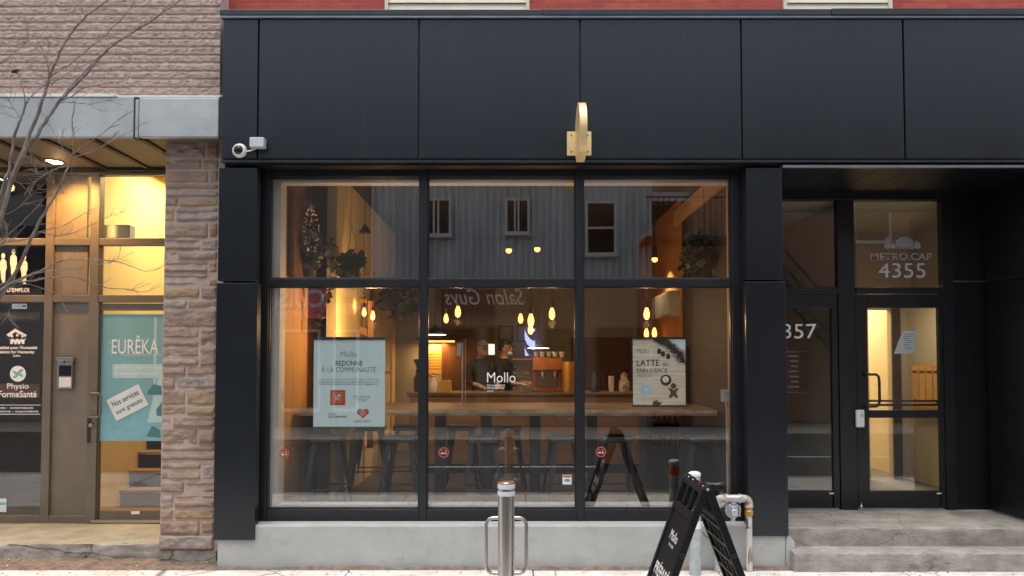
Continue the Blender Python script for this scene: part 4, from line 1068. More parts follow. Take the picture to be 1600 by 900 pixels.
# latte poster
po = wthing('poster', 'wood-grain poster reading LATTE AU PAIN D’ÉPICE MAISON behind the shop glass', 'poster', loc=P(1030, 634, yp))
mw = wood('pale_board_print', (.62, .48, .32), (.84, .78, .66), .7, 3.0, (1.2, 1, 16))
bm = N(); pbox(bm, 989, 529.5, 1071, 633.5, yp, .002); sh = mk('poster_sheet', bm, mw, po)
bm = N(); pbox(bm, 988, 526.5, 1072, 530, yp-.008, .016); mk('hanging_rail', bm, M['black'], po, bevel=.002)
bm = N(); pbox(bm, 988.5, 633, 1072, 635.5, yp-.006, .012); mk('hanging_rail', bm, M['black'], po, bevel=.002)
bm = N(); ppoly(bm, [(1044, 530), (1071, 530), (1071, 548), (1056, 541)], ya - .0002, .0004); mk('pale_corner', bm, M['poster'], sh)
rng = random.Random(5); bm = N()
for k in range(420):
    t = rng.random(); bx_, by_ = 1024 + t*46, 531 + t*t*32 + t*4
    a = rng.uniform(-.4, 1.3); l = rng.uniform(5, 15)
    x1, y1 = min(1070.5, max(1020, bx_ + l*math.cos(a)*rng.choice((-1, 1)))), max(530.2, by_ + l*math.sin(a)*rng.choice((-1, .8)))
    ppoly(bm, [(bx_-.7, by_+.7), (x1, y1), (bx_+.8, by_-.8)], ya - .0003 - k*1e-6, .0004, k % 2)
for (a, b) in ((1036, 553), (1044, 557), (1030, 549)): ppoly(bm, ellipse(a, b, 3.4, 4.6, 12), ya - .0012, .0005, 0)
mk('fir_branch', bm, [M['leaf'], M['ink']], sh)
def disc(name, px, py, r, m, par, d): 
    bm = N(); ppoly(bm, ellipse(px, py, r, r, 28), ya - d, .0004); return mk(name, bm, m, par)
mcrm = mat('cream_foam', (.58, .70, .70), .7); mbrn = mat('gingerbread', (.13, .06, .032), .8, var=.2, vscale=60); mcof = mat('coffee_brown', (.06, .03, .018), .6)
cup = disc('cup', 1010, 609, 11.2, mcrm, sh, .0010); disc('foam_ring', 1010, 609, 7.6, M['teal_light'], cup, .0015); disc('foam', 1010, 608.6, 5.6, mcrm, cup, .0020); disc('foam_dot', 1009, 608, 1.8, M['vinyl'], cup, .0025)
cup = disc('cup', 1040.5, 594, 8.6, mcof, sh, .0010); disc('foam', 1040, 592.8, 5, M['vinyl'], cup, .0015); disc('foam_dot', 1040, 594, 1.8, M['teal_light'], cup, .0020)
bm = N(); ppoly(bm, ellipse(1052.5, 603, 4.4, 4.6), ya - .001, .0004); ppoly(bm, [(1049, 607), (1056, 607), (1060, 605.5), (1061.5, 608), (1057, 611.5), (1057, 616), (1060, 620.5), (1057, 622.5), (1052.5, 618.5), (1048, 622.5), (1044.5, 620), (1047.5, 615.5), (1047.5, 611), (1043.5, 608.5), (1044.5, 605.5)], ya - .0011, .0004)
gb = mk('gingerbread_figure', bm, mbrn, sh)
bm = N(); pbox(bm, 1051, 607.5, 1055, 609, ya-.0016, .0004); pbox(bm, 1044.5, 606.5, 1046, 608, ya-.0016, .0004); pbox(bm, 1059, 606.5, 1060.5, 608, ya-.0016, .0004); mk('icing', bm, M['vinyl'], gb)
bm = N(); ppoly(bm, [(1019, 633), (1021, 627), (1026, 625), (1030, 629), (1034, 627.5), (1034, 630.5), (1030, 633)], ya-.001, .0004); mk('gingerbread_figure', bm, mbrn, sh)
write('lettering', 'Mollo', 995.5, 545, 1014, 552, ya - .0004, M['ink_grey'], sh)
write('lettering', 'LATTE', 995, 562, 1030, 572, ya - .0004, M['ink'], sh, bold=.004)
write('lettering', 'AU', 1035, 566, 1044.5, 572, ya - .0004, M['ink'], sh)
write('lettering', 'PAIN D’ÉPICE', 995, 574, 1042.5, 582.5, ya - .0004, M['ink'], sh)
write('lettering', 'MAISON', 995, 584, 1019, 590, ya - .0004, M['ink_grey'], sh)
# white lettering on the shop glass
yv = YW + .046
md = wthing('window_decal', 'white Mollo lettering with three small lines on the shop glass', 'decal', loc=P(780, 597, yv))
write('wordmark', 'Mollo', 761, 582, 805.5, 597.5, yv, M['vinyl'], md, bold=-.004)
for k, s in enumerate(('BOULANGERIE', 'VIENNOISERIE', 'CAFÉ')): write('lettering', s, 761, 600.8 + k*4.1, (789, 788, 771)[k], 603.8 + k*4.1, yv, M['vinyl'], md)
# no smoking stickers
for (px, py, lab) in ((444.5, 709, 'round no smoking sticker below the community poster side of the shop glass'), (693.5, 707, 'round no smoking sticker on the glass beside the steel bollard'), (939, 706, 'round no smoking sticker on the glass above the sandwich board')):
    ns = wthing('no_smoking_sticker', lab, 'sticker', 'no smoking stickers on the shop glass', P(px, py, yv))
    c = P(px, py, yv); r = .046
    bm = N(); o_ = [(math.cos(2*math.pi*k/32), math.sin(2*math.pi*k/32)) for k in range(32)]
    for k in range(32):
        a, b = o_[k], o_[(k+1) % 32]
        for yy in (yv - .001,): bm.faces.new([bm.verts.new((c.x + q[0]*s, yy, c.z + q[1]*s)) for q, s in ((a, r), (b, r), (b, r*.80), (a, r*.80))])
    prism(bm, [(c.x-.03, c.z+.024), (c.x-.024, c.z+.03), (c.x+.03, c.z-.024), (c.x+.024, c.z-.03)], yv-.0018, yv-.0012)
    mk('ring', bm, M['red_ink'], ns)
    bm = N(); prism(bm, [(c.x-.026, c.z-.012), (c.x+.024, c.z-.012), (c.x+.024, c.z-.004), (c.x-.026, c.z-.004)], yv-.0009, yv-.0003); tube(bm, [(c.x+.015, yv-.0006, c.z+.002), (c.x+.018, yv-.0006, c.z+.012), (c.x+.01, yv-.0006, c.z+.02)], .0022, 5); mk('cigarette', bm, M['vinyl'], ns)
so = wthing('window_sticker', 'small rectangular alarm notice low on the shop glass near a mullion', 'sticker', None, P(886, 750, yv))
bm = N(); pbox(bm, 879, 742, 893, 757, yv-.001, .001); s0 = mk('sticker_sheet', bm, M['paper'], so)
bm = N(); pbox(bm, 880, 743, 892, 746, yv-.002, .0008); mk('sticker_header', bm, M['red_ink'], s0)
bm = N(); ppoly(bm, ellipse(886, 750.5, 5, 2.4), yv-.002, .0008); mk('sticker_mark', bm, M['ink_grey'], s0)

# ---- entrance lettering
yn = YD + .012 + .020
hn = wthing('house_number', 'white 4357 number on the glass of the entrance door beside the pilaster', 'number', loc=P(1245, 517, yn))
write('numerals', '4357', 1203, 506, 1275.5, 529, yn, M['vinyl'], hn)
yt_ = YD + .038
mc = wthing('window_decal', 'grey METRO.CAP lettering with mansion emblem and 4355 on the entrance transom', 'decal', loc=P(1408, 430, yt_))
write('lettering', 'METRO.CAP', 1361, 395.5, 1456, 406.5, yt_, M['vinyl_dim'], mc, bold=.012)
write('numerals', '4355', 1373, 411, 1446, 434, yt_, M['vinyl_pale'], mc)
bm = N(); d_ = yt_ - .001
ppoly(bm, [(1398, 378), (1406, 372), (1414, 370), (1422, 372), (1428, 378)], d_, .001); pbox(bm, 1400, 378.5, 1427, 384, d_, .001)
for k in range(6): pbox(bm, 1401 + k*4.6, 384, 1403.4 + k*4.6, 389, d_, .001)
pbox(bm, 1382, 376, 1390, 388, d_, .001); ppoly(bm, [(1381, 375.6), (1386, 370.5), (1391, 375.6)], d_, .001); pbox(bm, 1391, 381, 1399, 388, d_, .001); pbox(bm, 1428, 380, 1438, 388, d_, .001); ppoly(bm, [(1428, 379.6), (1432, 376), (1437, 379.6)], d_, .001)
mk('mansion_emblem', bm, M['vinyl_dim'], mc)
db = wthing('directory_board', 'black tenant directory board with pale lines behind the narrow entrance door', 'directory', loc=P(1240, 580, 1.2))
bm = N(); pbox(bm, 1208, 549, 1264, 614, 1.2, .03); bo = mk('board', bm, M['black'], db, bevel=.003)
bm = N()
for q in ((1208, 549, 1264, 550.2), (1208, 612.8, 1264, 614), (1262.8, 550.2, 1264, 612.8)): pbox(bm, *q, 1.19, .009)
mk('board_frame', bm, M['steel'], bo)
bm = N()
for k in range(7): pbox(bm, 1232 + (k % 3)*2, 555 + k*8, 1248, 557.5 + k*8, 1.196, .003)
mk('name_strips', bm, M['vinyl_dim'], bo)
kb = wthing('key_lockbox', 'pale grey key lockbox on the entrance frame beside the door pull', 'lockbox', loc=P(1344, 655, YD))
bm = N(); pbox(bm, 1338, 640.5, 1351.5, 668, YD - .035, .034); bo = mk('box_body', bm, M['off_white'], kb, bevel=.012)
bm = N(); lathe(bm, [(.018, 0), (.018, -.006), (.012, -.01), (0, -.01)], P(1347.5, 648, YD-.035), 'Y', 16); mk('dial', bm, M['grey_box'], bo, smooth=True)
nt_ = wthing('paper_notice', 'white printed notice taped inside the entrance door glass', 'notice', loc=P(1418, 534, yn + .02))
yq = yn + .02
bm = N(); ppoly(bm, [(1411, 517), (1431, 516.5), (1431, 551), (1397, 553), (1404, 533)], yq, .002); ps = mk('paper_sheet', bm, M['paper'], nt_)
bm = N()
for k in range(8): pbox(bm, 1412, 522 + k*3.2, 1428 - (k % 3)*3, 523 + k*3.2, yq - .001, .0006)
mk('print_lines', bm, M['ink_grey'], ps)
mb_ = wthing('mailbox_bank', 'brass bank of letterboxes on the warm hall wall behind the entrance door', 'letterboxes', loc=P(1450, 640, 3.0))
xm = HX1 - .09
bm = N(); box(bm, xm, HX1 - .002, 1.72, 2.36, 1.20, 1.72); bo = mk('cabinet', bm, M['brass'], mb_, bevel=.004)
for k in range(4):
    bm = N(); a = 2.33 - k*.153; box(bm, xm - .012, xm - .001, a - .14, a, 1.23, 1.69); dd = mk('letterbox_door', bm, M['pine'], mb_, bevel=.003)
    bm = N(); box(bm, xm - .016, xm - .0125, a - .12, a - .02, 1.63, 1.655); mk('slot', bm, M['black'], dd)
    bm = N(); lathe(bm, [(.012, 0), (.012, -.008), (0, -.009)], (xm - .0125, a - .07, 1.31), 'X', 10); mk('lock', bm, M['black'], dd, smooth=True)

# ================================================================== ON THE PAVEMENT
# steel bollard with loop handles
yb = -1.9
bo = P(791, 900, yb); bx0 = X(791, yb, 800); ztb = Z(752.5, yb)
bl = wthing('bollard', 'brushed steel bollard with two loop handles and silver tape before the shop window', 'bollard', loc=(bx0, yb, 0))
r = .0525
bm = N(); lathe(bm, [(r, -.1), (r, ztb - .006), (r - .006, ztb)], (bx0, yb, 0), 'Z', 40); lathe(bm, [(.09, 0.0), (.09, .006), (.06, .012), (r, .012)], (bx0, yb, 0), 'Z', 40); mk('post', bm, M['brushed'], bl, smooth=True)
bm = N(); lathe(bm, [(0, ztb + .003), (r*.82, ztb + .002), (r*.98, ztb - .004), (r*.98, ztb-.01)][::-1], (bx0, yb, 0), 'Z', 32); mk('cap', bm, M['copper'], bl, smooth=True)
for (t, u) in ((756, 763), (767, 774)):
    bm = N(); za, zb2 = Z(u, yb), Z(t, yb); lathe(bm, [(r + .0004, za), (r + .003, za + .001), (r + .003, zb2 - .001), (r + .0004, zb2)], (bx0, yb, 0), 'Z', 40); mk('reflective_band', bm, M['reflective'], bl, smooth=True)
zh1, zh0 = Z(809, yb), Z(896, yb)
for s in (-1, 1):
    xo = bx0 + s*.127; rc = .05
    pts = [(bx0 + s*.03, yb, zh1), (xo - s*rc, yb, zh1)] + [(xo - s*rc + s*rc*math.sin(R(a)), yb, zh1 - rc + rc*math.cos(R(a))) for a in range(15, 91, 15)]
    pts += [(xo - s*rc + s*rc*math.cos(R(a)), yb, zh0 + rc - rc*math.sin(R(a))) for a in range(0, 91, 15)] + [(bx0 + s*.03, yb, zh0)]
    bm = N(); tube(bm, pts, .0115, 12); mk('handle', bm, M['brushed'], bl, smooth=True)
# pipe guards in front of the gas pipes
def guard(px, top, Y, rad, label, tape, paint):
    x = X(px, Y, 800); zt = Z(top, Y)
    g = wthing('guard_post', label, 'post', 'guard posts beside the gas pipes', (x, Y, 0))
    bm = N(); lathe(bm, [(rad, -.05), (rad, zt - .02), (rad - .004, zt - .012)], (x, Y, 0), 'Z', 28); mk('post', bm, M['galv'], g, smooth=True)
    bm = N(); lathe(bm, [(rad + .003, zt - .03), (rad + .004, zt - .008), (rad*.7, zt + .006), (0, zt + .010)], (x, Y, 0), 'Z', 28); mk('cap', bm, paint, g, smooth=True)
    if tape:
        bm = N(); lathe(bm, [(rad + .0006, zt - .135), (rad + .002, zt - .134), (rad + .002, zt - .054), (rad + .0006, zt - .053)], (x, Y, 0), 'Z', 28); mk('orange_band', bm, M['orange_tape'], g, smooth=True)
        bm = N(); lathe(bm, [(rad + .0006, zt - .46), (rad + .002, zt - .459), (rad + .002, zt - .40), (rad + .0006, zt - .399)], (x, Y, 0), 'Z', 28); mk('worn_sticker', bm, M['vinyl'], g, smooth=True)
guard(1085.5, 738, -.38, .048, 'pale guard post with white cap and orange band behind the sandwich board', True, M['white_paint'])
# gas pipe with regulator
yg_ = -.29
gp = wthing('gas_pipe', 'rust stained gas pipe with a silver regulator along the parged wall', 'gas pipe', loc=(X(1145, yg_), yg_, 0))
xa, xb, zp = X(1120, yg_, 780), X(1170, yg_, 780), Z(779, yg_)
rp = .026
bm = N(); tube(bm, [(xa, yg_, -.02), (xa, yg_, zp - .06)], rp, 14); mk('riser_pipe', bm, M['galv'], gp, smooth=True)
bm = N(); tube(bm, [(xb, yg_, -.02), (xb, yg_, Z(806, yg_))], rp, 14); mk('riser_pipe', bm, M['pipe'], gp, smooth=True)
bm = N(); tube(bm, [(xb, yg_, Z(800, yg_)), (xb, yg_, zp - .05)], rp*.82, 14); mk('nipple_pipe', bm, M['pipe'], gp, smooth=True)
bm = N(); tube(bm, [(xa + .05, yg_, zp), (xb - .05, yg_, zp)], rp*.82, 14); mk('cross_pipe', bm, M['pipe'], gp, smooth=True)
for (x, s) in ((xa, 1), (xb, -1)):
    pts = [(x, yg_, zp - .075), (x, yg_, zp - .04)] + [(x + s*.04*(1 - math.cos(R(a))), yg_, zp - .04 + .04*math.sin(R(a))) for a in range(15, 91, 15)] + [(x + s*.075, yg_, zp)]
    bm = N(); tube(bm, pts, [.037, .034] + [.033]*6 + [.036], 14); mk('elbow', bm, M['rust'], gp, smooth=True)
bm = N(); lathe(bm, [(.028, Z(806, yg_)), (.036, Z(805, yg_)), (.036, Z(798, yg_)), (.030, Z(797, yg_)), (.030, Z(794, yg_)), (.024, Z(793, yg_))], (xb, yg_, 0), 'Z', 8); mk('union_nut', bm, M['brass'], gp)
xr = X(1145, yg_, 790)
bm = N(); tube(bm, [(xr - .055, yg_, zp), (xr + .055, yg_, zp)], .034, 14); tube(bm, [(xr - .062, yg_, zp), (xr - .05, yg_, zp)], .041, 10); tube(bm, [(xr + .05, yg_, zp), (xr + .062, yg_, zp)], .041, 10)
zr = Z(797, yg_)
lathe(bm, [(.026, .0), (.03, -.02), (.05, -.03), (.064, -.034), (.068, -.04), (.068, -.05), (.062, -.056), (.045, -.066), (.034, -.074), (.034, -.088), (.02, -.094), (0, -.094)], (xr, yg_ + .045, zr), 'Y', 24)
lathe(bm, [(.026, zr + .04), (.032, zr + .075)], (xr, yg_, 0), 'Z', 14); lathe(bm, [(.020, zr - .10), (.024, zr - .098), (.024, zr - .086), (.02, zr - .084), (.02, zr - .05)], (xr, yg_, 0), 'Z', 14)
lathe(bm, [(.030, -.050), (.030, -.066), (.024, -.07), (.024, -.078), (0, -.08)], (xr - .01, yg_ - .02, zr - .005), 'Y', 8)
for q in range(5): box(bm, xr - .045 + q*.0225 - .003, xr - .045 + q*.0225 + .003, yg_ - .052, yg_ - .02, zr - .045, zr + .045)
rg = mk('regulator', bm, M['cast_alu'], gp, smooth=True)
for k in range(6):
    a = k*math.pi/3 + .3; bm = N(); lathe(bm, [(.007, 0), (.007, -.012), (0, -.013)], (xr + .061*math.cos(a), yg_ - .004, zr + .061*math.sin(a)), 'Y', 6); mk('bolt', bm, M['steel'], rg)
bm = N(); tube(bm, [P(1167, 885, yg_-.028), P(1168, 860, yg_-.034), P(1172, 845, yg_-.03), P(1169, 835, yg_-.028), P(1171, 822, yg_-.028)], .004, 6); mk('ground_wire', bm, M['off_white'], gp, smooth=True)
bm = N(); pbox(bm, 1166, 810, 1168.5, 826, yg_ - .029, .003); pbox(bm, 1168.5, 823, 1173, 826, yg_ - .029, .003); mk('painted_mark', bm, M['ink'], gp)
bm = N(); tube(bm, [P(1098, 831, -.205), P(1102, 838, -.206), P(1107, 840, -.21)], .003, 5); tag(mk('loose_wire', bm, M['black']), 'short black wire end poking out of the grey plinth beside the guard post', 'wire')

# sandwich board
xs_, ya_, yb_ = 1.18, -2.14, -1.60
zA = .985
sb = wthing('sandwich_board', 'open black plastic sandwich board with white lettering standing on the pavement', 'sandwich board', loc=(xs_, (ya_+yb_)/2, 0))
spread = .37
def leaf(sgn, skip_back=False):
    """a moulded panel leaning from the ridge; local u runs along the ridge, v down the slope"""
    top = Vector((xs_ + sgn*.012, 0, zA)); bot = Vector((xs_ + sgn*spread, 0, .012))
    dv = (bot - top); ln = dv.length; dv.normalize(); nv = Vector((sgn*abs(dv.z), 0, abs(dv.x)))
    def q(u, v, w): p = top + dv*v + nv*w; return (p.x, ya_ + u, p.z)
    def bx(bm, u0, u1, v0, v1, w0, w1):
        vs = [bm.verts.new(q(*c)) for c in ((u0,v0,w0),(u1,v0,w0),(u1,v1,w0),(u0,v1,w0),(u0,v0,w1),(u1,v0,w1),(u1,v1,w1),(u0,v1,w1))]
        for f in ((0,3,2,1),(4,5,6,7),(0,1,5,4),(1,2,6,5),(2,3,7,6),(3,0,4,7)): bm.faces.new([vs[i] for i in f])
    W = yb_ - ya_
    t0, t1 = -.022, .022
    bm = N()
    bx(bm, 0, .045, .0, ln, t0, t1); bx(bm, W-.045, W, .0, ln, t0, t1)
    bx(bm, .0455, W-.0455, ln-.10, ln-.04, t0+.002, t1-.002); bx(bm, .0455, W-.0455, .16, .215, t0+.002, t1-.002)
    hw = (W-.09)/3
    for k in (1, 2): bx(bm, .045 + hw*k - .02, .045 + hw*k + .02, .03, .1595, t0+.004, t1-.004)
    bx(bm, .0455, W-.0455, .0, .034, t0+.003, t1-.003)
    fr = mk('panel_frame', bm, M['black_plastic'], sb, bevel=.006)
    bm = N(); bx(bm, .0458, W-.0458, .2155, ln-.1005, -.006, .010); fc = mk('panel_face', bm, M['black_plastic'], fr, bevel=.002)
    bm = N()
    n = 7
    for k in range(n):
        v = .24 + (ln-.36)*k/(n-1); bx(bm, .047, W-.047, v, v + .02, -.02, -.0065)
    for u in (W*.3, W*.5, W*.7): bx(bm, u-.006, u+.006, .222, ln-.104, -.017, -.0068)
    mk('back_rib', bm, M['rib_plastic'], fr)
    for v in (.42, .80):
        bm = N(); p = top + dv*v; lathe(bm, [(.016, 0), (.016, -.004), (.010, -.004), (.010, .002)], (p.x, ya_ - .0005, p.z), 'Y', 16); mk('end_plug', bm, M['black'], fr, smooth=True)
    return q, dv, nv, ln, W, fc
ql, dvl, nvl, lnl, Wl, fcl = leaf(-1)
leaf(1)
for y in (ya_ + .02, ya_ + .14, yb_ - .14, yb_ - .02):
    bm = N(); lathe(bm, [(0, -.018), (.022, -.018), (.022, .018), (0, .018)], (xs_, y, zA + .004), 'Y', 14); hg = mk('hinge', bm, M['black'], sb, smooth=True)
    bm = N(); lathe(bm, [(.008, -.019), (.008, -.024), (.004, -.027), (0, -.027)], (xs_, y, zA + .004), 'Y', 10); mk('hinge_pin', bm, M['steel'], hg, smooth=True)
def onleaf(s, u, v, w, h, **k):
    o = Vector(ql(u, v, .0112)); write3('lettering', s, o, (0, -1, 0), tuple(-dvl), w, h, M['vinyl'], fcl, **k)
onleaf('Mollo', Wl*.5, .365, .20, .062)
onleaf('BOULANGERIE', Wl*.5, .425, .13, .016)
onleaf('PRÉPARÉ', Wl*.5, .60, .38, .10, bold=.01)
onleaf('AVEC AMOUR', Wl*.5, .70, .34, .055)

# ================================================================== INSIDE THE CAFE
# high table
tb = wthing('high_table', 'long high wooden table with dark square posts behind the shop glass', 'table', loc=(0, 1.2, ZF))
zt = Z(640, .62)
rng = random.Random(3); bm = N(); n = 90; xs = np.linspace(XL + .06, XR - .05, n)
for (ya2, yb2, nm) in ((.60, 1.24, 0), (1.246, 1.88, 1)):
    e0 = ya2 + (.02*(fbm(xs, xs*0, 3, 2+nm)-.5) if nm == 0 else xs*0)
    top, tp2, bo_, bo2 = [], [], [], []
    for x, y in zip(xs, e0):
        top.append(bm.verts.new((x, y, zt))); tp2.append(bm.verts.new((x, yb2, zt))); bo_.append(bm.verts.new((x, y + .006, zt-.058))); bo2.append(bm.verts.new((x, yb2, zt-.058)))
    for k in range(n-1):
        for a, b in ((top, tp2), (bo2, bo_), (bo_, top), (tp2, bo2)): bm.faces.new((a[k], a[k+1], b[k+1], b[k]))
    for k in (0, -1): bm.faces.new((top[k], tp2[k], bo2[k], bo_[k]))
ttop = mk('tabletop', bm, M['table_wood'], tb)
bm = N(); pr_ = [[bm.verts.new(q) for q in ((x, .60 + .02*(fbm(x, 0.0, 3, 2)-.5) - .002 - .006*vnoise(x, 0, 14, 6), zt + .001), (x, .592 + .02*(fbm(x, 0.0, 3, 2)-.5) - .012*vnoise(x, 3, 9, 6), zt - .03), (x, .604 + .02*(fbm(x, 0.0, 3, 2)-.5), zt - .057))] for x in np.linspace(XL + .06, XR - .05, 240)]
for a, b in zip(pr_, pr_[1:]):
    for k in (0, 1): bm.faces.new((a[k], a[k+1], b[k+1], b[k]))
mk('live_edge', bm, M['edge_wood'], ttop, smooth=True)
for (px, y) in ((505, .9), (688, 1.0), (760, .78), (836, 1.0), (1072, .9), (925, 1.6)):
    bm = N(); x = X(px, y); box(bm, x-.055, x+.055, y, y+.11, ZF, zt - .06); mk('leg', bm, M['gunmetal'], tb, bevel=.006)
for px in (706, 893):
    bm = N(); x = X(px, .66); tube(bm, [(x, .66, zt-.06), (x, .66, zt-.085), (x-.012, .66, zt-.10), (x-.03, .655, zt-.10), (x-.035, .65, zt-.085)], .004, 6); mk('bag_hook', bm, M['steel'], tb, smooth=True)
# bar stools
def make_stool(label):
    s = thing('bar_stool', label, 'stool', 'metal bar stools round the high table')
    h = .70; a = .155
    bm = N(); rr = .04
    def ring(a, z): 
        out = []
        for (sx, sy, st) in ((1, 1, 0), (-1, 1, 90), (-1, -1, 180), (1, -1, 270)):
            for k in range(4): out.append(bm.verts.new((sx*(a-rr) + rr*math.cos(R(st+k*30)), sy*(a-rr) + rr*math.sin(R(st+k*30)), z)))
        return out
    rs = [ring(a*1.06, h-.05), ring(a*1.03, h-.006), ring(a, h), ring(a*.9, h-.004), ring(a*.55, h-.012)]
    for p, q in zip(rs, rs[1:]):
        for k in range(16): bm.faces.new((p[k], p[(k+1) % 16], q[(k+1) % 16], q[k]))
    bm.faces.new(rs[-1]); mk('seat', bm, M['gunmetal'], s, smooth=True)
    for sx in (1, -1):
        for sy in (1, -1):
            bm = N(); t, b = a*.86, .215
            top = [(t-.05, t), (t, t), (t, t-.05), (t-.012, t-.012)]; bot = [(b-.028, b), (b, b), (b, b-.028), (b-.008, b-.008)]
            hi = [bm.verts.new((sx*x, sy*y, h-.05)) for x, y in top]; lo = [bm.verts.new((sx*x, sy*y, .0)) for x, y in bot]
            bm.faces.new(hi); bm.faces.new(lo[::-1])
            for k in range(4): bm.faces.new((hi[k], lo[k], lo[(k+1) % 4], hi[(k+1) % 4]))
            mk('leg', bm, M['gunmetal'], s)
    bm = N(); f = .188; zf = .20
    for (p, q) in (((-f, -f), (f, -f)), ((f, -f), (f, f)), ((f, f), (-f, f)), ((-f, f), (-f, -f))):
        tube(bm, [(p[0], p[1], zf), (q[0], q[1], zf)], .008, 6)
    mk('foot_rail', bm, M['gunmetal'], s)
    return s
stool_spots = [(513, .78, 'gunmetal bar stool tucked under the community poster'), (629, .76, 'gunmetal bar stool between the community poster and the first mullion'),
               (755, .74, 'gunmetal bar stool on the street side behind the steel bollard'), (882, .78, 'gunmetal bar stool above the small alarm sticker'),
               (722, 2.05, 'gunmetal bar stool across the table just behind the middle no smoking sticker'), (792, 2.05, 'gunmetal bar stool on the far side of the table straight behind the bollard cap'),
               (636, 2.05, 'gunmetal bar stool on the far side of the table beside the first mullion'), (1098, .80, 'gunmetal bar stool by the wall conduit behind the orange banded post'), (960, .80, 'gunmetal bar stool behind the mirrored sandwich board'), (580, 2.0, 'gunmetal bar stool on the far side hidden partly by the community poster')]
proto = None
def dup(root, label):
    r = root.copy(); COL.objects.link(r); r['label'] = label
    for c in list(root.children):
        d = c.copy(); COL.objects.link(d); d.parent = r
        for g in c.children:
            e = g.copy(); COL.objects.link(e); e.parent = d
    return r
for k, (px, y, lab) in enumerate(stool_spots):
    if proto is None: proto = make_stool(lab); s = proto
    else: s = dup(proto, lab)
    s.location = (X(px, y, 680), y, ZF); s.rotation_euler = (0, 0, R((3, -4, 2, 6, -3, 5, 8, -6, 2, 4)[k]))

# filament pendants
GR = 'filament pendant lamps in the café'
def pendant(px, py, Y, size, label, energy):
    c = P(px, py, Y); size = size*.80
    o = wthing('pendant_lamp', label, 'pendant lamp', GR, c)
    s = size
    bm = N(); lathe(bm, [(0, -s), (s*.22, -s*.95), (s*.40, -s*.68), (s*.48, -s*.3), (s*.42, s*.15), (s*.26, s*.6), (s*.2, s*.85)], c, 'Z', 14); mk('bulb', bm, M['bulb'], o, smooth=True)
    bm = N(); lathe(bm, [(s*.22, s*.8), (s*.27, s*.82), (s*.27, s*1.7), (s*.1, s*1.85), (0, s*1.85)], c, 'Z', 12); mk('socket', bm, M['black'], o, smooth=True)
    bm = N(); tube(bm, [(c.x, c.y, c.z + s*1.8), (c.x, c.y, ZCE)], .004, 5); mk('cord', bm, M['black'], o)
    if energy: lamp('filament_light', 'POINT', (c.x, c.y, c.z - s - .05), energy, WARM, o, .04)
EP = 5
for q in ((569, 487, .80, .060, 'small filament bulb, inner one of the pair above the community poster', 0), (582.5, 492, .9, .062, 'glowing filament bulb nearer the first mullion in the pair above the community poster', 19),
          (697, 497, 1.9, .072, 'lower filament bulb of the pair beside the first mullion over the kraft notices', 0), (715.5, 486, 1.4, .082, 'higher filament bulb of the pair beside the first mullion over the kraft notices', EP),
          (813.5, 497, 1.9, .076, 'filament bulb hanging in front of the framed certificates', 0), (829.5, 499, 1.3, .09, 'long filament bulb directly above the barber pole reflection', EP), (829, 514, 2.6, .085, 'lowest filament bulb touching the barber pole reflection', 0),
          (862.5, 489, 1.4, .085, 'single filament bulb beside the second mullion', EP), (1010.5, 489, 1.3, .086, 'large filament bulb high above the latte poster', EP), (1010, 520, 3.2, .085, 'small filament bulb close above the latte poster', 0), (1022.5, 519, 3.4, .09, 'small filament bulb close above the latte poster under the wall cabinet', 0)):
    pendant(*q)
# ceiling spots
for (px, py, Y, lab) in ((795, 391, 3.0, 'small ceiling spotlight glowing below the middle mirrored window'), (839.5, 389, 3.0, 'small ceiling spotlight to the side of the middle mirrored window'), (1023, 405, 3.0, 'small ceiling spotlight shining beside the mirrored timber house')):
    c = P(px, py, Y); o = wthing('ceiling_spot', lab, 'spotlight', 'ceiling spotlights in the café', c)
    bm = N(); lathe(bm, [(.030, -.05), (.034, .0), (.034, .10), (.02, .12), (0, .12)], c + Vector((0, 0, .05)), 'Z', 14); mk('spot_can', bm, M['black'], o, smooth=True)
    bm = N(); lathe(bm, [(0, -.04)] + [(.038*math.sin(R(a)), -.04*math.cos(R(a))) for a in range(20, 91, 14)] + [(.036, .012), (.025, .02)], c, 'Z', 14); mk('bulb', bm, M['bulb'], o, smooth=True)
    bm = N(); tube(bm, [c + Vector((0, 0, .18)), (c.x, c.y, ZCE)], .008, 6); mk('stem', bm, M['black'], o)
    lamp('spot_light', 'SPOT', c + Vector((0, 0, -.06)), 30, (1, .68, .36), o, .03, (0, 0, 0), R(130), .8)
# dome pendants
for (px, py, Y, lab) in ((841, 540, 3.6, 'wide black dome lamp with bright rim below the barber pole'), (680, 519, 3.6, 'wide black dome lamp with bright rim over the kraft notices')):
    c = P(px, py, Y); o = wthing('dome_lamp', lab, 'pendant lamp', 'black dome lamps over the service counter', c)
    bm = N(); lathe(bm, [(.15, -.035), (.148, -.02), (.13, .01), (.08, .045), (.03, .07), (.025, .10), (0, .10)], c, 'Z', 28); mk('lamp_shade', bm, M['black'], o, smooth=True)
    bm = N(); lathe(bm, [(0, -.03), (.146, -.03), (.146, -.036), (0, -.040)], c, 'Z', 24); mk('diffuser', bm, M['lamp_white'], o)
    bm = N(); tube(bm, [c + Vector((0, 0, .1)), (c.x, c.y, ZCE)], .005, 5); mk('cord', bm, M['black'], o)
    lamp('dome_light', 'SPOT', c + Vector((0, 0, -.06)), 3.5, (1, .64, .32), o, .08, (0, 0, 0), R(140), .8)

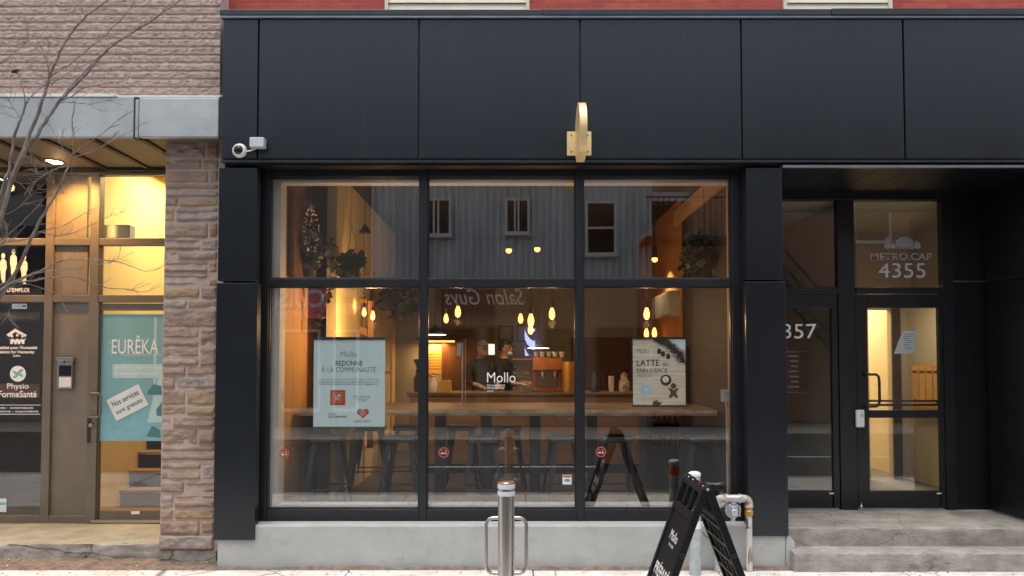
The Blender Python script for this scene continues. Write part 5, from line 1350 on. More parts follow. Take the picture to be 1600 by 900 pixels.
# service counter
YC_ = 3.1; zc_ = 1.36
sc = wthing('service_counter', 'long brown wooden service counter across the back of the café', 'counter', loc=(0, YC_, ZF))
xc0, xc1 = X(640, YC_), X(1052, YC_)
bm = N()
n = 9
for k in range(n): box(bm, xc0 + (xc1-xc0)*k/n + .002, xc0 + (xc1-xc0)*(k+1)/n - .002, YC_, YC_ + .03, ZF + .12, zc_ - .04)
mk('front_panel', bm, M['counter_wood'], sc)
bm = N(); box(bm, xc0, xc1, YC_ + .031, YC_ + .7, ZF, zc_ - .042); mk('counter_body', bm, M['black'], sc)
bm = N(); box(bm, xc0 - .03, xc1 + .03, YC_ - .04, YC_ + .72, zc_ - .04, zc_); mk('counter_top', bm, M['table_wood'], sc, bevel=.006)
# espresso machine
ym_ = YC_ + .08
em = wthing('espresso_machine', 'copper lit espresso machine with cups on top standing on the service counter', 'coffee machine', loc=P(850, 625, ym_))
xa, xb = X(832, ym_), X(880, ym_)
bm = N(); box(bm, xa, xb, ym_, ym_ + .4, zc_ + .28, zc_ + .46); box(bm, xa, xa + .06, ym_ + .1, ym_ + .4, zc_, zc_ + .28); box(bm, xb - .06, xb, ym_ + .1, ym_ + .4, zc_, zc_ + .28); box(bm, xa, xb, ym_, ym_ + .42, zc_ + .002, zc_ + .06)
mk('machine_body', bm, M['copper'], em, bevel=.015)
for k in range(2):
    x = xa + .14 + k*.16; bm = N(); lathe(bm, [(.035, zc_ + .2), (.035, zc_ + .28)], (x, ym_ + .08, 0), 'Z', 14); tube(bm, [(x, ym_ + .06, zc_ + .22), (x, ym_ - .1, zc_ + .2)], .012, 6); mk('group_head', bm, M['steel'], em, smooth=True)
for k in range(5):
    x = xa + .05 + k*.085; bm = N(); lathe(bm, [(.022, zc_ + .461), (.036, zc_ + .53), (.033, zc_ + .53), (.02, zc_ + .47)], (x, ym_ + .12 + (k % 2)*.1, 0), 'Z', 14); mk('cup', bm, M['off_white'], em, smooth=True)
# glass pastry case
yc = YC_ + .02
pc = wthing('pastry_case', 'clear glass pastry case with bread on the service counter behind the Mollo lettering', 'display case', loc=P(810, 625, yc))
xa, xb = X(800, yc) , X(831, yc)
bm = N()
for x in (xa, xb - .008): box(bm, x, x + .008, yc, yc + .35, zc_, zc_ + .42)
box(bm, xa + .009, xb - .009, yc, yc + .006, zc_, zc_ + .42); mk('glass_box', bm, M['clear'], pc)
bm = N(); box(bm, xa, xb, yc, yc + .36, zc_ + .422, zc_ + .44); box(bm, xa + .01, xb - .01, yc + .02, yc + .34, zc_ + .2, zc_ + .21); mk('shelf_board', bm, M['pine'], pc)
rng = random.Random(9)
for k in range(9):
    bm = N(); x = xa + .04 + (k % 5)*.055; zz = zc_ + (.035 if k < 5 else .245); a = rng.random()*3
    tube(bm, [(x - .04*math.cos(a), yc + .12 - .04*math.sin(a), zz), (x, yc + .12, zz + .012), (x + .04*math.cos(a), yc + .12 + .04*math.sin(a), zz)], [.012, .03, .012], 10); tag(mk('pastry', bm, M['rust'], None, smooth=True), 'golden pastry lying in the glass case on the counter', 'pastry', 'pastries in the glass case')
# tall jar of orange preserves
yj = YC_ + .1
bd = wthing('drink_dispenser', 'tall clear drink dispenser glowing orange at the end of the counter', 'dispenser', loc=P(892, 620, yj))
x = X(876, yj) + .1
bm = N(); lathe(bm, [(.0, zc_), (.08, zc_), (.085, zc_ + .02), (.085, zc_ + .05)], (x, yj, 0), 'Z', 20); mk('dispenser_base', bm, M['brass'], bd, smooth=True)
bm = N(); lathe(bm, [(.0, zc_ + .051), (.08, zc_ + .051), (.082, zc_ + .36), (.075, zc_ + .40), (0, zc_ + .40)], (x, yj, 0), 'Z', 20); mk('dispenser_jar', bm, M['brass'], bd, smooth=True)
# small things standing on the counter
for k, (px, yy, hh, rr_, mm, nm, lab) in enumerate(((655, 3.3, .30, .07, 'black', 'coffee_grinder', 'black coffee grinder with clear hopper at the counter end below the dome lamp'), (676, 3.25, .2, .06, 'off_white', 'cookie_jar', 'pale jar with lid beside the coffee grinder on the counter'),
      (695, 3.3, .16, .08, 'kraft', 'paper_bag_stack', 'folded kraft bags stacked on the counter below the kraft notices'), (930, 3.3, .26, .06, 'gunmetal', 'water_jug', 'dark metal water jug on the counter in front of the brown wall panel'),
      (955, 3.35, .15, .05, 'off_white', 'cup_tower', 'stacked white cups on the counter right of the water jug'), (975, 3.3, .22, .07, 'rust', 'bread_crock', 'brown bread crock on the counter near the latte poster'))):
    x = X(px, yy); o = wthing(nm, lab, nm.replace('_', ' '), None, (x, yy, zc_))
    bm = N()
    if nm == 'paper_bag_stack':
        for q in range(6): box(bm, x - .09 + q*.003, x + .09 - q*.002, yy - .06, yy + .06, zc_ + .001 + q*.026, zc_ + .024 + q*.026)
    elif nm == 'cup_tower':
        for q in range(4): lathe(bm, [(0, zc_ + .001 + q*.045), (.028, zc_ + .001 + q*.045), (.04, zc_ + .075 + q*.045), (.036, zc_ + .075 + q*.045), (0, zc_ + .02 + q*.045)], (x, yy, 0), 'Z', 16)
    else: lathe(bm, [(0, zc_ + .001), (rr_*.85, zc_ + .001), (rr_, zc_ + hh*.2), (rr_, zc_ + hh*.6), (rr_*.6, zc_ + hh*.8), (rr_*.65, zc_ + hh), (0, zc_ + hh)], (x, yy, 0), 'Z', 18)
    mk('vessel' if k not in (2, 4) else 'stack', bm, M[mm], o, smooth=k not in (2,))
    if nm == 'coffee_grinder':
        bm = N(); lathe(bm, [(.03, zc_ + hh + .001), (.075, zc_ + hh + .12), (.07, zc_ + hh + .13), (0, zc_ + hh + .135)], (x, yy, 0), 'Z', 18); mk('hopper', bm, M['lens'], o, smooth=True)
    elif nm in ('cookie_jar', 'bread_crock'):
        bm = N(); lathe(bm, [(rr_*.7, zc_ + hh + .001), (rr_*.72, zc_ + hh + .015), (.012, zc_ + hh + .03), (.015, zc_ + hh + .05), (0, zc_ + hh + .052)], (x, yy, 0), 'Z', 18); mk('lid', bm, M['brass'], o, smooth=True)
    elif nm == 'water_jug':
        bm = N(); tube(bm, [(x + rr_*.6, yy, zc_ + hh*.9), (x + rr_*1.5, yy, zc_ + hh*.85), (x + rr_*1.6, yy, zc_ + hh*.5), (x + rr_, yy, zc_ + hh*.4)], .009, 6); mk('handle', bm, M['gunmetal'], o, smooth=True)
# white post on the table
wp = wthing('white_pole', 'thin white pole with a small box standing on the high table near the first mullion', 'pole', loc=P(723, 640, .7))
bm = N(); x = X(722.5, .7); tube(bm, [(x, .7, zt), (x, .7, Z(535, .7))], .006, 8); box(bm, x-.03, x+.03, .68, .73, zt, zt + .008); mk('post', bm, M['galv'], wp, smooth=True)
bm = N(); pbox(bm, 714, 536, 720.5, 556, .69, .03); mk('switch_box', bm, M['grey_box'], wp, bevel=.004)
bm = N()
for k in range(40): lathe(bm, [(0, -.005), (.005, 0), (0, .005)], (x + .03, .69, zt + .03 + k*.0165), 'Z', 6)
mk('bead_chain', bm, M['trim_white'], wp)
# kraft notices and shelf light
yk = YI - .003
for (a, b, c, d, lab) in ((664, 548, 709, 585, 'big kraft paper menu sheet on the back wall'), (664, 588, 683, 606, 'small tilted kraft paper note below the kraft menu sheet'), (686, 592, 704, 616, 'tall kraft paper note below the kraft menu sheet beside the white pole')):
    o = wthing('paper_notice', lab, 'notice', 'kraft paper notices on the café wall', P((a+c)/2, d, yk))
    bm = N(); ppoly(bm, [(a, b), (c, b+1), (c-.6, d), (a+.5, d-1.5)], yk - .004, .003); sh = mk('paper_sheet', bm, M['kraft'], o)
    bm = N()
    for k in range(int((d-b)/5)-1): pbox(bm, a+4, b+5+k*4.6, c-5-(k % 3)*4, b+5.9+k*4.6, yk - .006, .001)
    mk('handwriting_lines', bm, M['ink'], sh)
sl = wthing('shelf_light', 'glowing amber strip light under a shelf above the kraft menu sheet', 'strip light', loc=P(685, 535, YI - .3))
bm = N(); pbox(bm, 650, 528, 712, 532, YI - .3, .3); mk('shelf_board', bm, M['dark_wood'], sl)
bm = N(); pbox(bm, 655, 532.2, 710, 534.5, YI - .2, .05); mk('light_bar', bm, M['bulb'], sl)
lamp('strip_glow', 'AREA', P(682, 537, YI - .17), 7, (1, .5, .13), sl, .3)
# framed certificates
for (a, b, c, d, lab) in ((779, 509, 801, 535, 'black framed certificate on the taupe back wall, closer to the dark doorway panel'), (808, 508, 829, 534, 'black framed certificate on the taupe back wall behind the barber pole reflection')):
    o = wthing('picture_frame', lab, 'picture', 'framed certificates on the back wall', P((a+c)/2, d, YI))
    bm = N(); t = 1.6
    for q in ((a, b, c, b+t), (a, d-t, c, d), (a, b+t, a+t, d-t), (c-t, b+t, c, d-t)): pbox(bm, *q, YI - .03, .03)
    f = mk('frame', bm, M['black'], o)
    bm = N(); pbox(bm, a+t, b+t, c-t, d-t, YI - .012, .01); mk('print', bm, M['vinyl_grey'], f)
# tablet
tbm = wthing('tablet_screen', 'lit white tablet screen between the two baristas', 'tablet', loc=P(768, 555, 3.6))
bm = N(); pbox(bm, 762, 536.5, 774, 555.5, 3.6, .012); b0 = mk('tablet_body', bm, M['black'], tbm, bevel=.003)
bm = N(); pbox(bm, 763, 537.5, 773, 554.5, 3.596, .003); mk('screen', bm, emit('screen_glow', (.62, .74, .76), .55), b0)
bm = N(); x = X(768, 3.62); tube(bm, [(x, 3.63, zc_), (x, 3.63, Z(554, 3.62))], .012, 8); mk('stand', bm, M['black'], tbm)
# shelving along the wooden wall
sv = wthing('wall_shelving', 'tall open wooden shelving with jars beside the first mullion', 'shelving', loc=(XL + .2, 3.2, ZF))
y0s, y1s, x0s, x1s = 2.5, 4.6, XL + .02, XL + .34
bm = N()
for y in (y0s, (y0s+y1s)/2, y1s - .04):
    for x in (x0s, x1s - .04): box(bm, x, x + .04, y, y + .04, ZF, 2.55)
mk('upright', bm, M['pine'], sv)
for z in (.7, 1.15, 1.6, 2.05, 2.5):
    bm = N(); box(bm, x0s + .002, x1s + .002, y0s - .02, y1s + .02, z, z + .03); mk('shelf', bm, M['pine'], sv)
rng = random.Random(4)
for z in (1.18, 1.63, 2.08):
    for k in range(7):
        y = y0s + .12 + k*.29; bm = N(); h = rng.uniform(.12, .26); r = rng.uniform(.035, .06); x = x0s + .2
        lathe(bm, [(0, z+.001), (r, z+.001), (r, z + h*.7), (r*.5, z + h*.85), (r*.5, z + h), (0, z + h)], (x, y, 0), 'Z', 12)
        tag(mk('jar', bm, [M['rust'], M['dark_wood'], M['off_white'], M['black']][rng.randrange(4)], None, smooth=True), 'small jar or bottle standing on the wall shelving', 'jar', 'jars on the wall shelving')
# orange ladder frame
lf = wthing('timber_stand', 'bright orange pine stand with a diagonal brace above the community poster', 'timber stand', loc=P(560, 525, 2.2))
yl = 2.25
bm = N(); pbox(bm, 524, 440, 534, 700, yl, .07); pbox(bm, 574, 470, 583, 700, yl, .07); pbox(bm, 534.2, 467, 573.8, 474, yl+.01, .05); ppoly(bm, [(534.2, 500), (573.8, 514), (573.8, 525), (534.2, 511)], yl + .01, .05); pbox(bm, 534.2, 560, 573.8, 567, yl+.01, .05)
mk('timber_frame', bm, M['pine'], lf, bevel=.004)
lamp('frame_glow', 'POINT', P(556, 478, 1.95), 1.3, (1, .5, .15), lf, .05)
# plants
def leaf_cluster(bm, c, rad, n, ls, rng, mi=0, flat=1.0):
    for k in range(n):
        d = Vector((rng.gauss(0, 1), rng.gauss(0, 1), rng.gauss(0, 1)*flat)); d.normalize(); d *= rad*rng.random()**.45
        p = c + d; ax = Vector((rng.gauss(0, 1), rng.gauss(0, 1), rng.gauss(0, .7))).normalized(); sd2 = ax.orthogonal().normalized()
        q = Matrix.Rotation(rng.random()*6.28, 3, ax) @ sd2; l = ls*rng.uniform(.6, 1.3); w = l*.36; up = ax.cross(q)
        vs = [bm.verts.new(p + v) for v in (-ax*l*.5, -ax*l*.1 + q*w + up*l*.04, ax*l*.25 + q*w*.7 + up*l*.05, ax*l*.55 - up*l*.06, ax*l*.25 - q*w*.7 + up*l*.05, -ax*l*.1 - q*w + up*l*.04)]
        bm.faces.new(vs).material_index = mi
def plant(name, label, px, py, Y, rad, n, ls, potr, m, hang=True, seed=1, flat=1.0, cat='plant'):
    c = P(px, py, Y); rng = random.Random(seed)
    o = wthing(name, label, cat, None, c)
    bm = N(); leaf_cluster(bm, c, rad, n, ls, rng, 0, flat); mk('foliage', bm, m, o)
    bm = N(); zb_ = c.z - rad*.55
    lathe(bm, [(0, zb_ - potr*1.5), (potr*.75, zb_ - potr*1.5), (potr, zb_), (potr*.9, zb_), (potr*.8, zb_ - .03), (0, zb_ - .03)], (c.x, c.y, 0), 'Z', 16); mk('pot', bm, M['pot'], o, smooth=True)
    bm = N()
    for k in range(9): 
        d = Vector((rng.gauss(0, 1), rng.gauss(0, 1), rng.uniform(.2, 1))).normalized()*rad*.8
        tube(bm, [(c.x, c.y, zb_ - .02), Vector((c.x, c.y, zb_)) + d*.5, c + d], [.006, .004, .002], 5)
    mk('stem', bm, M['leaf'], o)
    if hang:
        bm = N(); top = Vector((c.x, c.y, ZCE))
        for k in range(3):
            a = k*2.1; tube(bm, [(c.x + potr*math.cos(a), c.y + potr*math.sin(a), zb_), (c.x, c.y, c.z + rad + .25), top], .003, 4)
        mk('hanging_cord', bm, M['black'], o)
    return o
plant('hanging_plant', 'dark hanging plant with broad leaves before the sloping ochre wall', 549, 412, 1.0, .16, 90, .12, .10, M['leaf'], seed=2)
plant('hanging_plant', 'grey green bushy hanging plant in front of the dark wall panel', 484, 395, .8, .22, 240, .085, .08, M['leaf_blue'], seed=3, flat=1.4)
plant('hanging_plant', 'dark leafy hanging plant over the wooden shelving by the first mullion', 625, 467, 2.9, .26, 150, .15, .09, M['leaf'], seed=5, flat=.6)
plant('hanging_plant', 'grey green hanging plant near the peach trimmed edge of the shop window', 1100, 402, .9, .27, 260, .10, .09, M['leaf_blue'], seed=6, flat=1.2)
tr_ = wthing('trailing_plant', 'thin trailing vine with round leaves hanging beside the dark wall panel', 'plant', None, P(518, 440, .9))
bm = N(); rng = random.Random(8); pts = [P(517, 372, .9), P(521, 395, .9), P(516, 420, .9), P(519, 445, .9), P(511, 470, .9), P(497, 500, .9), P(488, 520, .9)]
tube(bm, pts, .004, 5); mk('stem', bm, M['leaf'], tr_)
bm = N()
for p, q in zip(pts, pts[1:]):
    for t in (.2, .7): leaf_cluster(bm, p.lerp(q, t), .05, 3, .085, rng)
mk('foliage', bm, M['leaf'], tr_)
# glass bead chandelier in the upper pane
gl = wthing('glass_ornament', 'sparkling hanging ornament of clear glass beads in front of the bushy plant', 'ornament', None, P(486, 350, .6))
c = P(486, 345, .6); bm = N(); rng = random.Random(12)
for k in range(90):
    t = rng.random(); r = .03 + .05*math.sin(t*3.0); a = rng.random()*6.28
    lathe(bm, [(0, -.010), (.008, 0), (0, .010)], c + Vector((r*math.cos(a), r*math.sin(a), .12 - .42*t)), 'Z', 6)
mk('glass_beads', bm, M['steel'], gl)
bm = N(); tube(bm, [c + Vector((0, 0, .14)), (c.x, c.y, ZCE)], .003, 4); lathe(bm, [(.0, .16), (.035, .15), (.035, .12), (0, .12)], c, 'Z', 12); mk('hanger', bm, M['steel'], gl)
# brass lamp with hook
hk = wthing('wall_hook_lamp', 'slim dark street-style lamp on a post against the ochre wall', 'lamp', None, P(570, 400, 1.6))
x = X(569, 1.6); bm = N(); tube(bm, [(x, 1.6, Z(424, 1.6)), (x, 1.6, Z(362, 1.6))], .010, 8); mk('post', bm, M['rust'], hk)
bm = N(); lathe(bm, [(.07, Z(364, 1.6)), (.06, Z(360, 1.6)), (.02, Z(353, 1.6)), (.004, Z(349, 1.6)), (0, Z(347, 1.6))], (x, 1.6, 0), 'Z', 14); mk('lamp_shade', bm, M['black'], hk, smooth=True)
bm = N(); box(bm, x-.3, x+.1, 1.5, 1.7, Z(430, 1.6), Z(424, 1.6)); box(bm, XL, x+.1, 1.52, 1.56, Z(433, 1.6), Z(430.2, 1.6)); mk('shelf_board', bm, M['dark_wood'], hk)
# right side: wall cabinet, cooler
wc = wthing('wall_cabinet', 'pale grey metal cabinet hung on the ochre wall above the latte poster', 'cabinet', None, P(1068, 495, 2.9))
bm = N(); box(bm, XR - .12, XR - .002, 2.45, 3.6, Z(495, 2.9), Z(459, 2.9)); cb_ = mk('cabinet_body', bm, M['wall_grey'], wc, bevel=.006)
bm = N(); box(bm, XR - .13, XR - .121, 2.47, 3.0, Z(493, 2.9), Z(462, 2.9)); mk('cabinet_door', bm, M['vinyl_grey'], cb_)
bm = N(); pbox(bm, 1046, 462, 1090, 494, 2.42, .03); mk('cabinet_side', bm, M['vinyl_grey'], cb_)
cl = wthing('display_cooler', 'black upright drinks cooler with lit shelves behind the latte poster', 'cooler', None, (1.7, 2.5, ZF))
x0, x1, y0, y1, zt2 = 1.52, XR - .02, 1.9, 2.45, Z(541, 1.9)
bm = N(); box(bm, x0, x0 + .04, y0, y1, ZF, zt2); box(bm, x1 - .04, x1, y0, y1, ZF, zt2); box(bm, x0 + .041, x1 - .041, y1 - .04, y1, ZF, zt2); box(bm, x0 + .041, x1 - .041, y0, y1 - .041, zt2 - .12, zt2); box(bm, x0 + .041, x1 - .041, y0, y1 - .041, ZF, ZF + .15)
mk('cooler_body', bm, M['black'], cl)
for k in range(3):
    bm = N(); z = ZF + .45 + k*.3; box(bm, x0 + .042, x1 - .042, y0 + .05, y1 - .042, z, z + .015); sf_ = mk('cooler_shelf', bm, M['pine'], cl)
    bm = N()
    for j in range(6): lathe(bm, [(0, z+.016), (.022, z+.016), (.022, z+.12), (.01, z+.16), (0, z+.16)], (x0 + .08 + j*.06, y0 + .12, 0), 'Z', 8)
    o = mk('bottle_row', bm, M['copper'], sf_); o['kind'] = 'stuff'
# wooden chair at the back
ch = wthing('wooden_chair', 'slatted wooden chair by the service counter below the latte poster', 'chair', None, (1.6, 2.4, ZF))
xq, yq_ = X(1030, 2.6), 2.6
bm = N(); box(bm, xq-.2, xq+.2, yq_-.2, yq_+.2, ZF+.44, ZF+.47); mk('seat', bm, M['pine'], ch, bevel=.005)
for (a, b, h) in ((-.18, -.18, .439), (.15, -.18, .439), (-.18, .15, .9), (.15, .15, .9)):
    bm = N(); box(bm, xq+a, xq+a+.03, yq_+b, yq_+b+.03, ZF, ZF + min(h, .439)); 
    if h > .5: box(bm, xq+a, xq+a+.03, yq_+b+.03, yq_+b+.055, ZF+.3, ZF+h)
    mk('leg', bm, M['pine'], ch)
bm = N()
for k in range(6): box(bm, xq-.14+k*.05, xq-.12+k*.05, yq_+.186, yq_+.2, ZF+.48, ZF+.86)
box(bm, xq-.149, xq+.149, yq_+.182, yq_+.204, ZF+.861, ZF+.9); mk('backrest', bm, M['pine'], ch)

# ---- two people behind the counter
def person(label, base, face, pose, hair_kind):
    """one continuous skinned body, refined with a remesh; clothing colour by region; face: heading in radians (0 looks along -Y)"""
    J = {'pelvis': (0, 0, .95), 'waist': (0, .0, 1.08), 'chest': (0, .01, 1.30), 'neck0': (0, .015, 1.46), 'neck1': (0, -.005, 1.54), 'head': (0, -.02, 1.62), 'crown': (0, -.005, 1.70)}
    J.update(pose)
    RAD = {'pelvis': .15, 'waist': .13, 'chest': .15, 'neck0': .07, 'neck1': .055, 'head': .085, 'crown': .075}
    E = [('pelvis', 'waist'), ('waist', 'chest'), ('chest', 'neck0'), ('neck0', 'neck1'), ('neck1', 'head'), ('head', 'crown')]
    for s, n in ((-1, 'L'), (1, 'R')):
        J['hip'+n] = (s*.09, 0, .88); J['knee'+n] = (s*.10, -.02, .49); J['ank'+n] = (s*.10, .02, .08); J['toe'+n] = (s*.11, -.13, .035)
        RAD.update({'hip'+n: .085, 'knee'+n: .058, 'ank'+n: .042, 'toe'+n: .035})
        E += [('pelvis', 'hip'+n), ('hip'+n, 'knee'+n), ('knee'+n, 'ank'+n), ('ank'+n, 'toe'+n)]
        sh, el, wr = J['sh'+n], J['el'+n], J['wr'+n]
        RAD.update({'sh'+n: .06, 'el'+n: .042, 'wr'+n: .028})
        E += [('chest', 'sh'+n), ('sh'+n, 'el'+n), ('el'+n, 'wr'+n)]
        d = (Vector(wr) - Vector(el)).normalized(); side = d.cross(Vector((0, 0, 1))).normalized(); palm = Vector(wr) + d*.05
        J['palm'+n] = tuple(palm); RAD['palm'+n] = .03; E.append(('wr'+n, 'palm'+n))
        for f in range(5):
            off = side*((f-2)*.017); ln = (.055, .07, .078, .072, .056)[f]
            if f == 0: a = Vector(wr) + d*.03 + side*(-.03*s); b = a + d*.04 + side*(-.025*s) - Vector((0, 0, .01))
            else: a = palm + d*.03 + off; b = a + d*ln*.5 - Vector((0, 0, .008))
            c = b + d*ln*.4 - Vector((0, 0, .022))
            for nm, p, r in (('a', a, .010), ('b', b, .009), ('c', c, .007)):
                J[f'f{f}{nm}{n}'] = tuple(p); RAD[f'f{f}{nm}{n}'] = r
            E += [('palm'+n, f'f{f}a{n}'), (f'f{f}a{n}', f'f{f}b{n}'), (f'f{f}b{n}', f'f{f}c{n}')]
    names = list(J); ix = {k: i for i, k in enumerate(names)}
    me = bpy.data.meshes.new('person'); me.from_pydata([J[k] for k in names], [(ix[a], ix[b]) for a, b in E], [])
    tmp = bpy.data.objects.new('person', me); COL.objects.link(tmp)
    sk = tmp.modifiers.new('skin', 'SKIN'); sl_ = me.skin_vertices[0].data
    for k in names: sl_[ix[k]].radius = (RAD[k], RAD[k]*(.72 if k in ('waist', 'chest', 'pelvis') else 1)); 
    sl_[ix['pelvis']].use_root = True
    tmp.modifiers.new('sub', 'SUBSURF').levels = 2; tmp.modifiers['sub'].render_levels = 2
    dg = bpy.context.evaluated_depsgraph_get(); dg.update()
    body = bpy.data.meshes.new_from_object(tmp.evaluated_get(dg)); bpy.data.objects.remove(tmp)
    bm = N(); bm.from_mesh(body)
    hc = Vector(J['head']); fx = Vector((0, -1, 0))
    def ball(c, r, sc): 
        m4 = Matrix.Translation(c) @ Matrix.Diagonal((*[r*k for k in sc], 1)); bmesh.ops.create_uvsphere(bm, u_segments=16, v_segments=12, radius=1, matrix=m4)
    ball(hc + Vector((0, 0, .005)), .1, (.76, .92, 1.15)); ball(hc + Vector((0, -.055, -.06)), .045, (1, .9, .8)); ball(hc + Vector((0, -.10, -.015)), .018, (.8, 1.1, 1.4))
    for s in (-1, 1): ball(hc + Vector((s*.078, .0, -.005)), .026, (.35, .8, 1.2))
    ball(hc + Vector((0, -.092, -.05)), .02, (1.3, .5, .45))
    m2 = bpy.data.meshes.new('person'); bm.to_mesh(m2); bm.free()
    tmp = bpy.data.objects.new('person', m2); COL.objects.link(tmp)
    rm = tmp.modifiers.new('re', 'REMESH'); rm.mode = 'VOXEL'; rm.voxel_size = .0085
    smo = tmp.modifiers.new('sm', 'SMOOTH'); smo.iterations = 3
    dg.update(); fin = bpy.data.meshes.new_from_object(tmp.evaluated_get(bpy.context.evaluated_depsgraph_get())); bpy.data.objects.remove(tmp)
    fin.name = 'person'; fin.materials.clear()
    for m_ in (M['skin'], M['cloth_black'], M['hair']): fin.materials.append(m_)
    hands = [Vector(J['palm'+n]) for n in 'LR']
    for p in fin.polygons:
        p.use_smooth = True
        q = p.center
        skin_ = q.z > 1.475 and (q - hc).length < .24 or min((q - h).length for h in hands) < .16
        p.material_index = 0 if skin_ else 1
    o = bpy.data.objects.new('person', fin); COL.objects.link(o); o.location = base; o.rotation_euler = (0, 0, face)
    tag(o, label, 'person')
    for s in (-1, 1):
        bm = N(); bmesh.ops.create_uvsphere(bm, u_segments=10, v_segments=8, radius=.0125, matrix=Matrix.Translation(hc + Vector((s*.03, -.084, .012)))); mk('eye', bm, M['lens'], o, smooth=True)
    bm = N()
    bmesh.ops.create_uvsphere(bm, u_segments=20, v_segments=14, radius=1, matrix=Matrix.Translation(hc + Vector((0, .014, .03))) @ Matrix.Diagonal((.088, .105, .108, 1)))
    bmesh.ops.delete(bm, geom=[v for v in bm.verts if v.co.z < hc.z + .035 and v.co.y < hc.y - .02 or v.co.z < hc.z - .05], context='VERTS')
    hr = mk('hair', bm, M['cloth_grey'] if hair_kind == 'cap' else M['hair'], o, smooth=True)
    if hair_kind == 'cap':
        bm = N(); bmesh.ops.create_uvsphere(bm, u_segments=16, v_segments=8, radius=1, matrix=Matrix.Translation(hc + Vector((0, -.10, .055))) @ Matrix.Diagonal((.07, .07, .010, 1))); mk('cap_brim', bm, M['cloth_grey'], hr, smooth=True)
    bm = N(); y_ = -.135
    prism(bm, [(-.13, .62), (.13, .62), (.14, 1.0), (.10, 1.34), (-.10, 1.34), (-.14, 1.0)], y_ - .005, y_ + .003); mk('apron', bm, M['black'], o)
    return o
ypn = 4.15
p1 = P(752, 545, ypn)
person('person in a grey cap and black clothes leaning over the counter beside the tablet', (p1.x, ypn, ZF), R(20), {'head': (0, -.09, 1.60), 'neck1': (0, -.05, 1.53), 'crown': (0, -.10, 1.68), 'shL': (-.17, .01, 1.40), 'shR': (.17, .01, 1.40), 'elL': (-.22, -.08, 1.14), 'elR': (.22, -.08, 1.14), 'wrL': (-.12, -.30, 1.10), 'wrR': (.14, -.30, 1.10)}, 'cap')
p2 = P(788, 545, ypn + .1)
ob2 = person('dark haired person in black with white chin mask turned sideways behind the counter', (p2.x, ypn + .1, ZF), R(62), {'shL': (-.17, .01, 1.40), 'shR': (.17, .01, 1.40), 'elL': (-.20, -.05, 1.14), 'elR': (.20, -.06, 1.14), 'wrL': (-.12, -.30, 1.12), 'wrR': (.12, -.31, 1.12)}, 'hair')
bm = N(); bmesh.ops.create_uvsphere(bm, u_segments=14, v_segments=8, radius=1, matrix=Matrix.Translation((0, -.085, 1.545)) @ Matrix.Diagonal((.05, .045, .035, 1))); mk('mask', bm, M['paper'], ob2, smooth=True)

# ================================================================== BARE TREE
YTR = -2.0
tree = wthing('bare_tree', 'leafless grey multi-stemmed street tree in front of the stone building', 'tree', None, P(-210, 1000, YTR))
rng = random.Random(17)
def br(pts, w0, w1, dy=0.0, Y=YTR):
    """branch along points of the photo with a depth drift; widths in photo pixels"""
    n = len(pts); out = []
    for k, (a, b) in enumerate(pts): out.append(P(a, b, Y + dy*k/(n-1)))
    # smooth
    fine = []
    for k in range(n-1):
        p0, p1, p2, p3 = out[max(k-1, 0)], out[k], out[k+1], out[min(k+2, n-1)]
        for j in range(5):
            t = j/5; fine.append(.5*((2*p1) + (p2-p0)*t + (2*p0-5*p1+4*p2-p3)*t*t + (3*p1-p0-3*p2+p3)*t**3))
    fine.append(out[-1])
    fine = [p + Vector((rng.gauss(0, .0014), rng.gauss(0, .003), rng.gauss(0, .0014))) for p in fine]
    s = (D0 + Y)/F/2
    m = len(fine)
    rad = [max(.0011, (w0 + (w1-w0)*k/(m-1))*s*.55) for k in range(m)]
    tube(crown, fine, rad, 7)
    return fine, rad
def twigs(fine, n, l0, l1, w=.0016, spread=1.0, t0=.2):
    for k in range(n):
        i = int(len(fine)*rng.uniform(t0, .97)); i = min(max(i, 1), len(fine)-1)
        d = (fine[i] - fine[i-1]).normalized(); q = d.orthogonal().normalized(); q = Matrix.Rotation(rng.random()*6.28, 3, d) @ q
        v = (d*rng.uniform(.4, 1) + q*spread*rng.uniform(.4, 1)).normalized(); l = rng.uniform(l0, l1)
        p = fine[i]; pts = [p]
        for j in range(4):
            v = (v + Vector((rng.gauss(0, .16), rng.gauss(0, .16), rng.gauss(0, .16) + .03))).normalized(); p = p + v*l/4; pts.append(p)
        tube(crown, pts, [w*1.3, w*1.15, w, w*.8, w*.5], 5)
        if l > l1*.6:
            for j in (2, 3):
                v2 = (v + Vector((rng.gauss(0, .6), rng.gauss(0, .6), rng.gauss(0, .6)))).normalized()
                tube(crown, [pts[j], pts[j] + v2*l*.14, pts[j] + v2*l*.26 + Vector((0, 0, l*.03))], [w*.8, w*.7, w*.4], 4)
crown = N()
B = []
B.append(br([(-95, 640), (-40, 430), (2, 298), (15, 262), (22, 213), (32, 187), (40, 161)], 11, 6))
B.append(br([(40, 161), (36, 138), (29, 116)], 4, 2)); B.append(br([(40, 161), (55, 145), (75, 130), (96, 112)], 4.5, 1.5, .2))
B.append(br([(-100, 660), (-30, 430), (8, 298), (25, 262), (40, 225), (58, 180), (70, 145), (77, 120), (90, 90), (105, 60), (122, 38), (133, 27), (150, 14), (172, -4), (200, -30)], 13, 3.5, .1))
B.append(br([(-95, 690), (-20, 420), (14, 296), (35, 245), (55, 215), (75, 185), (90, 162), (105, 145), (135, 115), (160, 85), (190, 62), (225, 40), (255, 20), (290, -6), (330, -40)], 13, 2.4, -.1))
B.append(br([(90, 162), (110, 136), (140, 104), (170, 74), (200, 54), (240, 29), (264, 6), (280, -15)], 5, 2, .3))
